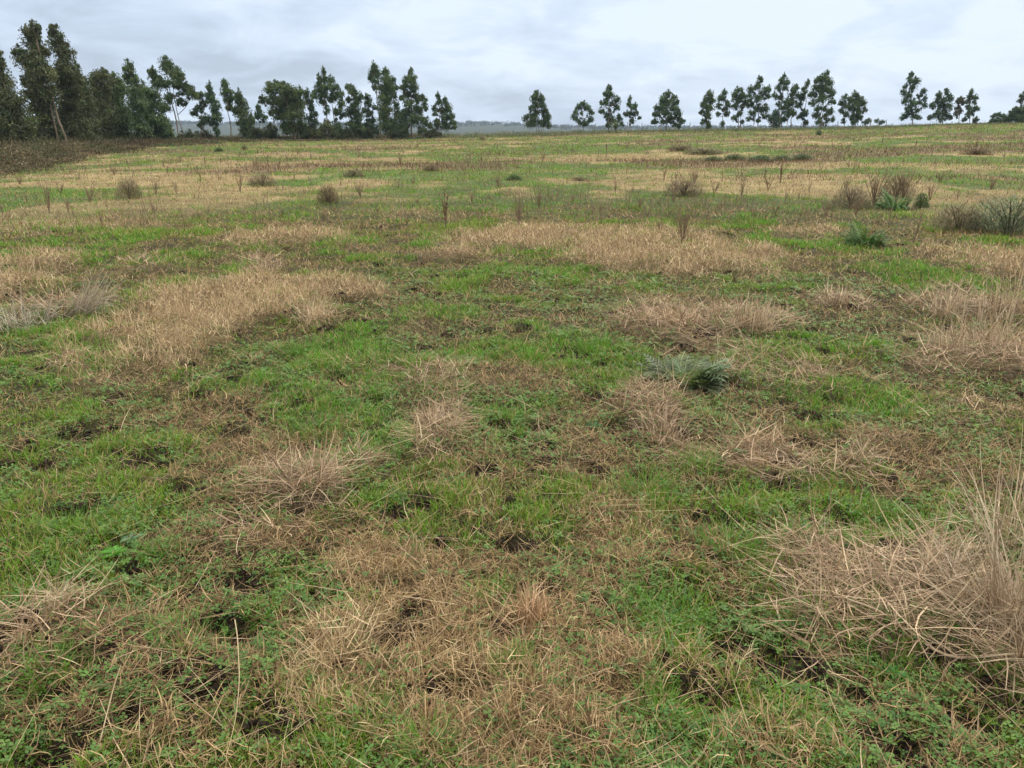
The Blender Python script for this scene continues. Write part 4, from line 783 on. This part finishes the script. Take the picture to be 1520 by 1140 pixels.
# green tufts (things)
def gtuft(px, py, wpx, hpx, n, label, group=None):
    g0 = at(px, py); x_, y_ = g0; t_ = y_/ray(px, py)[1]/F; R_ = wpx*t_/2; hh = hpx*t_; z_ = H1(x_, y_)
    r_ = root('grass_tuft', (x_, y_, z_), label, 'grass tuft', group); Mb = MB(); hh *= .8; n = int(n*1.1)
    rad = rng.random(n)**.6*R_*.95; a_ = rng.uniform(0, 6.283, n); X = rad*np.cos(a_); Y = rad*np.sin(a_); Z = np.asarray(H(X+x_, Y+y_))-z_
    Mb.ribbons(X, Y, Z-.004, hh*rng.uniform(.5, 1.2, n), .0034*max(1, y_/4.2)**.8*rng.uniform(.6, 1.2, n), a_+rng.normal(0, .5, n), rng.uniform(.05, .75, n), rng.uniform(.1, 1.2, n), mixc((.075, .17, .025), (.14, .29, .035), rng.random(n)), K=4)
    Mb.build('blades', M_GRASS, r_); return r_
for px, py, w_, h_, lb in ((960,735,110,55,'lush tuft of green grass at the head of the rut'),(1080,815,90,60,'green grass tuft in the rut below the lush one'),(985,910,120,70,'bright green grass tuft at the bottom end of the rut'),(1035,700,70,45,'green tuft just right of the head of the rut'),
    (285,945,110,55,'green grass tuft at lower left'),(85,1010,90,60,'bright green tuft in the lower left corner area'),(450,520,70,36,'bright green tuft below the golden straw patch'),(470,640,90,45,'green tuft left of centre beyond the straw heap'),(890,520,70,40,'green tuft left of the cardoon mound'),
    (730,885,60,50,'green tuft inside the top of the bottom straw patch'),(980,1060,110,60,'fine green tuft near the bottom edge right of centre'),(100,790,90,45,'green tuft at left above the leafy rosettes'),(1330,400,110,22,'bright green tuft right of the nearer cardoon clump'),(640,1130,70,60,'green tuft cut by the bottom edge'),(390,910,50,40,'dark green star-shaped tuft left of the bottom straw'),(760,1010,60,50,'green blades rising in the bottom straw right of the tan tuft'),(240,830,60,36,'bright green tuft right of the leafy rosettes'),(1300,760,90,36,'spread green tuft before the tall straw at right')):
    gtuft(px, py, w_, h_, int(150+w_), lb)

# long bent stems
def stalk(pxs, label, rad, col, name='fallen_stalk', hs=None, side=()):
    pts = []
    for i, (px, py) in enumerate(pxs):
        g0 = at(px, py); pts.append((g0[0], g0[1], H1(*g0)+(hs[i] if hs else .03)))
    pts = np.array(pts); r_ = root(name, tuple(pts[0]), label, 'stem'); u = np.linspace(0, 1, len(pts)); uu = np.linspace(0, 1, 24)
    sp = np.stack([np.interp(uu, u, pts[:, i]) for i in range(3)], 1)
    for _ in range(3): sp[1:-1] = (sp[:-2]+sp[1:-1]*2+sp[2:])/4
    M_ = MB(); M_.tube(sp, np.linspace(rad, rad*.35, 24), 6, col)
    S_ = MB()
    for q, (dx, dy, dz) in side:
        p0 = sp[int(q*23)]; p1 = p0+np.array([dx, dy, dz]); S_.tube([p0, (p0+p1)/2+[.01, .01, .01], p1], [rad*.5, rad*.4, rad*.15], 5, col)
    o = M_.build('stem', M_TWIG, r_, tuple(pts[0]), True)
    if side: S_.build('twig', M_TWIG, r_, tuple(pts[0]), True)
    return r_
stalk([(1530,1005),(1480,1008),(1400,990),(1300,952),(1210,925),(1120,915)], 'long bent brown branch lying from the lower right edge into the grass', .006, (.40, .30, .20), 'dry_branch', [.05,.05,.05,.05,.05,.04], [(.35, (-.12, .12, .02)), (.5, (-.1, -.12, .03)), (.7, (-.14, .03, .02)), (.2, (-.1, -.16, .01))])
stalk([(352,945),(358,985),(360,1040),(352,1085),(340,1138)], 'pale upright-looking straw stalk lying in the grass at lower left', .0019, (.42, .33, .20), hs=[.14,.09,.07,.05,.03])
stalk([(1065,510),(1045,465),(1030,430)], 'pale single straw stem standing behind the cardoon mound', .003, (.5, .42, .3), hs=[.02,.02,.02])
stalk([(430,915),(470,880),(520,845)], 'thin straw stalk lying left of the bottom straw patch', .0022, (.55, .45, .32))
stalk([(150,1110),(175,1060),(190,1040)], 'pale broken stalk near the lower left corner', .0021, (.42, .33, .21), hs=[.02,.07,.1])

# ------------------------------------------------------------------ fence, palm, far hills
fr = root('wire_fence', (0, 137, float(Hbase(0, 137))), 'thin wire fence on wooden posts along the far right field edge', 'fence')
wp = []
o0 = np.array([0, 137, float(Hbase(0, 137))])
for k, px in enumerate(range(810, 1330, 24)):
    px = px+rng.uniform(-4, 4); x_ = (px-760)/1140/1.054*137; z_ = float(Hbase(x_, 137)); hh = rng.uniform(1.25, 1.6)
    m_ = MB(); m_.tube([(x_, 137, z_-.2), (x_+rng.normal(0, .03), 137, z_+hh*.6), (x_+rng.normal(0, .05), 137, z_+hh), (x_, 137, z_+hh+.02)], [.06, .055, .05, .01], 6)
    m_.build('post', M_WOOD, fr, o0); wp.append((x_, 137.06, z_+hh-.2))
for dz in (0, .35, .7):
    m_ = MB(); m_.tube([(a_, b_, c_-dz) for a_, b_, c_ in wp], .006, 3); m_.build('wire', M_WIRE, fr, o0)
x_ = (914-760)/1140/1.054*126; z_ = float(Hbase(x_, 126)); r_ = root('palm', (x_, 126, z_), 'small spiky palm at the foot of the tall ragged eucalyptus', 'palm'); Mb = MB()
n = 46; a_ = rng.uniform(0, 6.3, n); Mb.ribbons(np.zeros(n), np.zeros(n), np.full(n, .5), rng.uniform(1.2, 1.9, n), .17, a_, rng.uniform(.1, 1.2, n), rng.uniform(.2, .9, n), vary((.10, .13, .06), n), K=4); Mb.build('fronds', M_LEAF, r_)
Tm = MB(); Tm.tube([(0, 0, -.1), (0, 0, .3), (.02, 0, .6)], [.2, .18, .12], 8); Tm.build('trunk', M_DARK, r_)

HB = MB(); ax = np.linspace(-1.0, .95, 260); dep = np.linspace(0, 1, 12); A, Dp = np.meshgrid(ax, dep, indexing='ij')
yy = 1300+Dp*900; xx = A*yy
prof = np.interp(A, [-1, -.6, -.45, -.3, -.2, -.10, -.05, .02, .06, .12, .95], [18, 15, 14, 12, 10, 8, 14, 11, 5, 2.5, 2.0])
zz_ = -5+(prof+5+4*(fbm(xx/140, yy/140, 3, 131)-.5))*np.sin(np.clip(Dp*1.2, 0, 1)*math.pi/2)
nn = len(dep); i, j = np.meshgrid(np.arange(len(ax)-1), np.arange(nn-1), indexing='ij'); i = i.ravel(); j = j.ravel()
HB.add(np.stack([xx.ravel(), yy.ravel(), zz_.ravel()], 1), None, np.stack([i*nn+j, (i+1)*nn+j, (i+1)*nn+j+1, i*nn+j+1], 1), (.030, .040, .026))
tag(HB.build('hills', M_GROUND, smooth=True), kind='structure')
FW = MB()
for k in range(2600):
    ii = rng.integers(0, len(ax)); jj = rng.integers(4, nn); c_ = np.array([xx[ii, jj], yy[ii, jj], zz_[ii, jj]])+rng.normal(0, 1, 3)*[12, 25, 0]
    r2 = rng.uniform(3, 7); leaves(FW, c_+[0, 0, r2*.5], (r2*1.3, r2*1.3, r2*.8), 26, 3.0, 2.0, (.030, .042, .026), droop=0)
tag(FW.build('distant_woodland', M_LEAF), kind='stuff', label='far wooded ridge beyond the field', cat='woodland')

# ------------------------------------------------------------------ air
hz = MB(); x0, x1, y0, y1, z0, z1 = -2800, 2800, -300, 2700, -16, 60
hv = [(x, y, z) for x in (x0, x1) for y in (y0, y1) for z in (z0, z1)]
HAZE = .00016
hz.add(hv, None, [[0, 1, 3, 2], [4, 6, 7, 5], [0, 4, 5, 1], [2, 3, 7, 6], [0, 2, 6, 4], [1, 5, 7, 3]], (.8, .8, .8))
mh = bpy.data.materials.new('haze_air'); mh.use_nodes = True; t = mh.node_tree; t.nodes.clear()
pv = t.nodes.new('ShaderNodeVolumePrincipled'); pv.inputs['Color'].default_value = (.62, .78, 1, 1); pv.inputs['Density'].default_value = HAZE; pv.inputs['Anisotropy'].default_value = .1
ou = t.nodes.new('ShaderNodeOutputMaterial'); t.links.new(pv.outputs[0], ou.inputs['Volume'])
tag(hz.build('haze', mh), kind='stuff', label='thin bluish haze in the air over the field', cat='haze')
